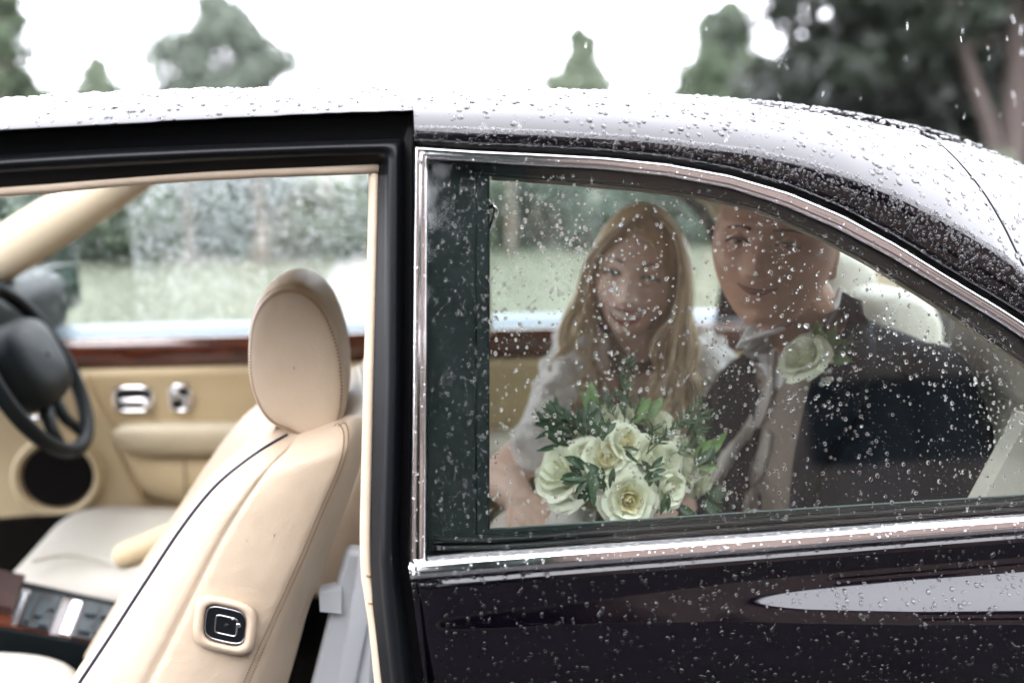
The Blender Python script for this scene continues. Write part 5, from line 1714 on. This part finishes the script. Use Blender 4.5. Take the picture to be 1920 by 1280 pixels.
# ------------------------------------------------------------------ rain drops
SEG, RING = 9, [(1.0, 0.0), (.90, .24), (.52, .455), (0.0, .54)]
def drop_cloud(name, label, P_, N_, R_, mesh_down=None, stretch=1.0, seg=10, lift=.00005, parent=None, base_on=True, wob_k=1.0):
    """flattened irregular caps of water standing on points P_ with normals N_ and radii R_"""
    P_, N_, R_ = np.asarray(P_, float), np.asarray(N_, float), np.asarray(R_, float)
    n = len(P_)
    N_ = N_ / np.linalg.norm(N_, axis=1, keepdims=True)
    dn = np.tile(np.array([0, 0, -1.0]), (n, 1)); dn = dn - N_ * (dn * N_).sum(1, keepdims=True)
    ln = np.linalg.norm(dn, axis=1, keepdims=True); dn = np.where(ln > 1e-4, dn / np.maximum(ln, 1e-6), np.cross(N_, np.array([1.0, 0, 0])))
    sd_ = np.cross(N_, dn)
    ph = np.arange(seg) / seg * 2 * np.pi
    a1, a2 = rng.uniform(0, 6.28, n), rng.uniform(0, 6.28, n)
    big = wob_k * np.clip(R_ / .0016, .3, 1.5)
    wob = 1 + (.06 * big)[:, None] * np.cos(2 * ph[None] + a1[:, None]) + (.045 * big)[:, None] * np.cos(3 * ph[None] + a2[:, None])
    asp = 1 + (stretch - 1) * rng.random(n) * np.clip(R_ / .0014, 0, 1.6)
    layers = []
    hh = rng.uniform(.85, 1.15, n)
    for (rr_, z) in RING[:-1]:
        x = np.cos(ph)[None] * wob * R_[:, None] * rr_
        y = np.sin(ph)[None] * wob * R_[:, None] * rr_
        layers.append(P_[:, None] + dn[:, None] * (x * asp[:, None])[..., None] + sd_[:, None] * y[..., None] + N_[:, None] * (z * R_ * hh * 1.15 + lift)[:, None, None])
    nl = len(layers)
    top = P_ + N_ * (.54 * R_ * hh * 1.15 + lift)[:, None]
    base = layers[0].copy()
    allv = np.concatenate([l for l in layers] + ([top[:, None], base] if base_on else [top[:, None]]), 1)
    m_ = allv.shape[1]
    T = []
    for L_ in range(nl - 1):
        for j in range(seg):
            k = (j + 1) % seg
            T += [(L_ * seg + j, L_ * seg + k, (L_ + 1) * seg + k), (L_ * seg + j, (L_ + 1) * seg + k, (L_ + 1) * seg + j)]
    tp = nl * seg
    for j in range(seg): T.append(((nl - 1) * seg + j, (nl - 1) * seg + (j + 1) % seg, tp))
    if base_on:
        for j in range(1, seg - 1): T.append((tp + 1, tp + 1 + j + 1, tp + 1 + j))
    T = np.array(T)
    # orientation: outward
    flip = False
    TT = (np.arange(n)[:, None, None] * m_ + T[None]).reshape(-1, 3)
    VV = allv.reshape(-1, 3)
    t0 = T[0]; e1 = allv[0, t0[1]] - allv[0, t0[0]]; e2 = allv[0, t0[2]] - allv[0, t0[0]]
    cen = allv[0].mean(0)
    if np.dot(np.cross(e1, e2), allv[0, t0[0]] - cen) < 0: TT = TT[:, ::-1]
    o = bpy.data.objects.new(name, fast_mesh(name, VV, TT, M['water']))
    link(o, parent); tag(o, label, None, None, 'stuff')
    return o
def radii(n, lo, hi, p=2.2):
    return lo + (hi - lo) * rng.random(n) ** p
def sample_mesh(o, n, flt=None):
    me = o.data; me.calc_loop_triangles()
    V_ = np.array([v.co for v in me.vertices]); Nn = np.array([v.normal for v in me.vertices])
    T_ = np.array([t.vertices for t in me.loop_triangles])
    A = V_[T_[:, 0]]; B = V_[T_[:, 1]]; C_ = V_[T_[:, 2]]
    ar = np.linalg.norm(np.cross(B - A, C_ - A), axis=1)
    cen = (A + B + C_) / 3
    if flt is not None: ar = ar * flt(cen)
    idx = rng.choice(len(T_), n, p=ar / ar.sum())
    u, v = rng.random(n), rng.random(n); s = u + v > 1; u[s], v[s] = 1 - u[s], 1 - v[s]
    p = A[idx] + (B - A)[idx] * u[:, None] + (C_ - A)[idx] * v[:, None]
    fn = np.cross(B - A, C_ - A)[idx]
    nn = Nn[T_[idx, 0]] * (1 - u - v)[:, None] + Nn[T_[idx, 1]] * u[:, None] + Nn[T_[idx, 2]] * v[:, None]
    return p, nn, fn
def outward(p, n, ref):
    s = np.sign(((p - np.array(ref)) * n).sum(1)); return n * s[:, None]
IN = (.4, .75, .9)
def near_cam(c): return ((c[:, 1] < .62) & (c[:, 0] > -1.1) & (c[:, 0] < 1.1)).astype(float)
p, n_, _ = sample_mesh(roof, 8500, near_cam); drop_cloud('raindrops', 'rain beads covering the dark roof', p, outward(p, n_, IN), radii(len(p), .0006, .0036, 2.6), stretch=1.3, base_on=False, lift=-.00003)
p, n_, _ = sample_mesh(strip, 3200, lambda c: (c[:, 1] < .7).astype(float)); drop_cloud('raindrops', 'rain beads on the strip of paint above the chrome window frame', p, outward(p, n_, IN), radii(len(p), .0006, .0026, 2.4), stretch=1.2, base_on=False, lift=-.00003)
wt = lambda c: ((c[:, 0] < 1.05) & (c[:, 2] > .66)).astype(float)
p, n_, _ = sample_mesh(bpy.data.objects['rear_wing'], 5500, wt); drop_cloud('raindrops', 'rain beads on the dark rear wing below the window', p, outward(p, n_, (.4, .75, .8)), radii(len(p), .0004, .0027, 3.0), stretch=1.3, base_on=False, lift=-.00003)
p, n_, _ = sample_mesh(chrome_frame, 800); drop_cloud('raindrops', 'rain beads along the chrome window frame', p, outward(p, n_, IN), radii(len(p), .0005, .0016, 2.5), stretch=1.5, base_on=False, lift=-.00003)
p, n_, _ = sample_mesh(belt, 1000, lambda c: (c[:, 0] < 1.05).astype(float)); drop_cloud('raindrops', 'rain beads along the chrome moulding below the window', p, outward(p, n_, IN), radii(len(p), .0005, .0021, 2.5), stretch=1.2, base_on=False, lift=-.00003)
# pane: a few thousand beads with denser patches
nrm = Vector((0, -1, TILT)).normalized()
pp, R_ = [], []
cl = [(rng.uniform(810, 1900), rng.uniform(330, 1000)) for _ in range(130)]
while len(pp) < 7400:
    if rng.random() < .5:
        px, py = rng.uniform(806, 2050), rng.uniform(305, 1035)
    else:
        c_ = cl[rng.integers(0, len(cl))]; px, py = c_[0] + rng.normal(0, 34), c_[1] + rng.normal(0, 42)
    if px < 808 or px > 2080 or py < ip(px, CHI) + 6 or py > ip(px, CT) - 6: continue
    pp.append(side(px, py, .003)); R_.append(.00036 + .0021 * rng.random() ** 4.6)
drop_cloud('raindrops', 'fine rain beads on the near quarter window pane', [tuple(q) for q in pp], [tuple(nrm)] * len(pp), R_, stretch=1.15, seg=9, wob_k=.35)
# far panes, on their outer face
def far_drops(c0_, c1_, n, lab):
    pp, R_ = [], []
    for _ in range(n):
        c = rng.uniform(c0_, c1_); f = rng.random() ** 1.35
        t, u = far_ends(c, .003)
        q_ = t.lerp(u, f)
        if c0_ < 0 and rng.random() < .25: q_ = q_ + Vector((-.95 * rng.random(), 0, 0)); q_.x = min(q_.x, q_.x)
        pp.append(tuple(q_)); R_.append(.0005 + .0012 * rng.random() ** 2.0)
    drop_cloud('raindrops', lab, pp, [(0, nrm.y * -1, nrm.z)] * n, R_, stretch=1.2, seg=7)
far_drops(-420, 770, 19000, 'rain beads on the far door window')
far_drops(830, 2000, 2600, 'rain beads on the far quarter window')
# a few wet spots on the open seat
p, n_, _ = sample_mesh(bpy.data.objects['backrest'], 45, lambda c: ((c[:, 1] < .30) & (c[:, 2] > .6)).astype(float)); drop_cloud('raindrops', 'stray raindrops on the cream seat back', p, outward(p, n_, (0, .5, .8)), radii(len(p), .0003, .0011, 2.5), stretch=2.6, base_on=False, lift=-.00003)
# falling rain: long thin drops of water in the air by the roof
b = MB()
fr = random.Random(4)
for _ in range(60):
    px, py, y = fr.uniform(900, 1930), fr.uniform(0, 250), fr.uniform(-.25, .9)
    if fr.random() < .15: px = fr.uniform(0, 900)
    p_ = at(px, py, y); L_ = fr.uniform(.003, .012) * (1 if fr.random() > .1 else 2.2); a = fr.gauss(.12, .22) if fr.random() < .8 else fr.uniform(-1.2, 1.2)
    d = Vector((math.sin(a), fr.gauss(0, .1), -math.cos(a))) * L_
    b.tube([p_, p_ + d * .3, p_ + d * .7, p_ + d], [.00008, .0003, .0003, .00008], 6)
tag(obj('falling_rain', b, M['water']), 'thin falling raindrops in the air above the wet roof', None, None, 'stuff')
# very thin rainy air; the far trees are paled in their leaf colours
M['haze'] = bpy.data.materials.new('rain haze'); M['haze'].use_nodes = True
_N, _L = M['haze'].node_tree.nodes, M['haze'].node_tree.links
_N.remove(_N['Principled BSDF'])
_v = _N.new('ShaderNodeVolumePrincipled'); _v.inputs['Color'].default_value = (.92, .94, .95, 1); _v.inputs['Density'].default_value = .00008; _v.inputs['Anisotropy'].default_value = .3
_L.new(_v.outputs[0], _N['Material Output'].inputs['Volume'])
bm_ = bmesh.new(); bmesh.ops.create_cube(bm_, size=1)
for v in bm_.verts: v.co = Vector((v.co.x * 160, 35 + v.co.y * 130, 9 + v.co.z * 20.2))
me_ = bpy.data.meshes.new('haze'); bm_.to_mesh(me_); bm_.free(); me_.materials.append(M['haze'])
tag(link(bpy.data.objects.new('haze', me_)), kind='stuff')
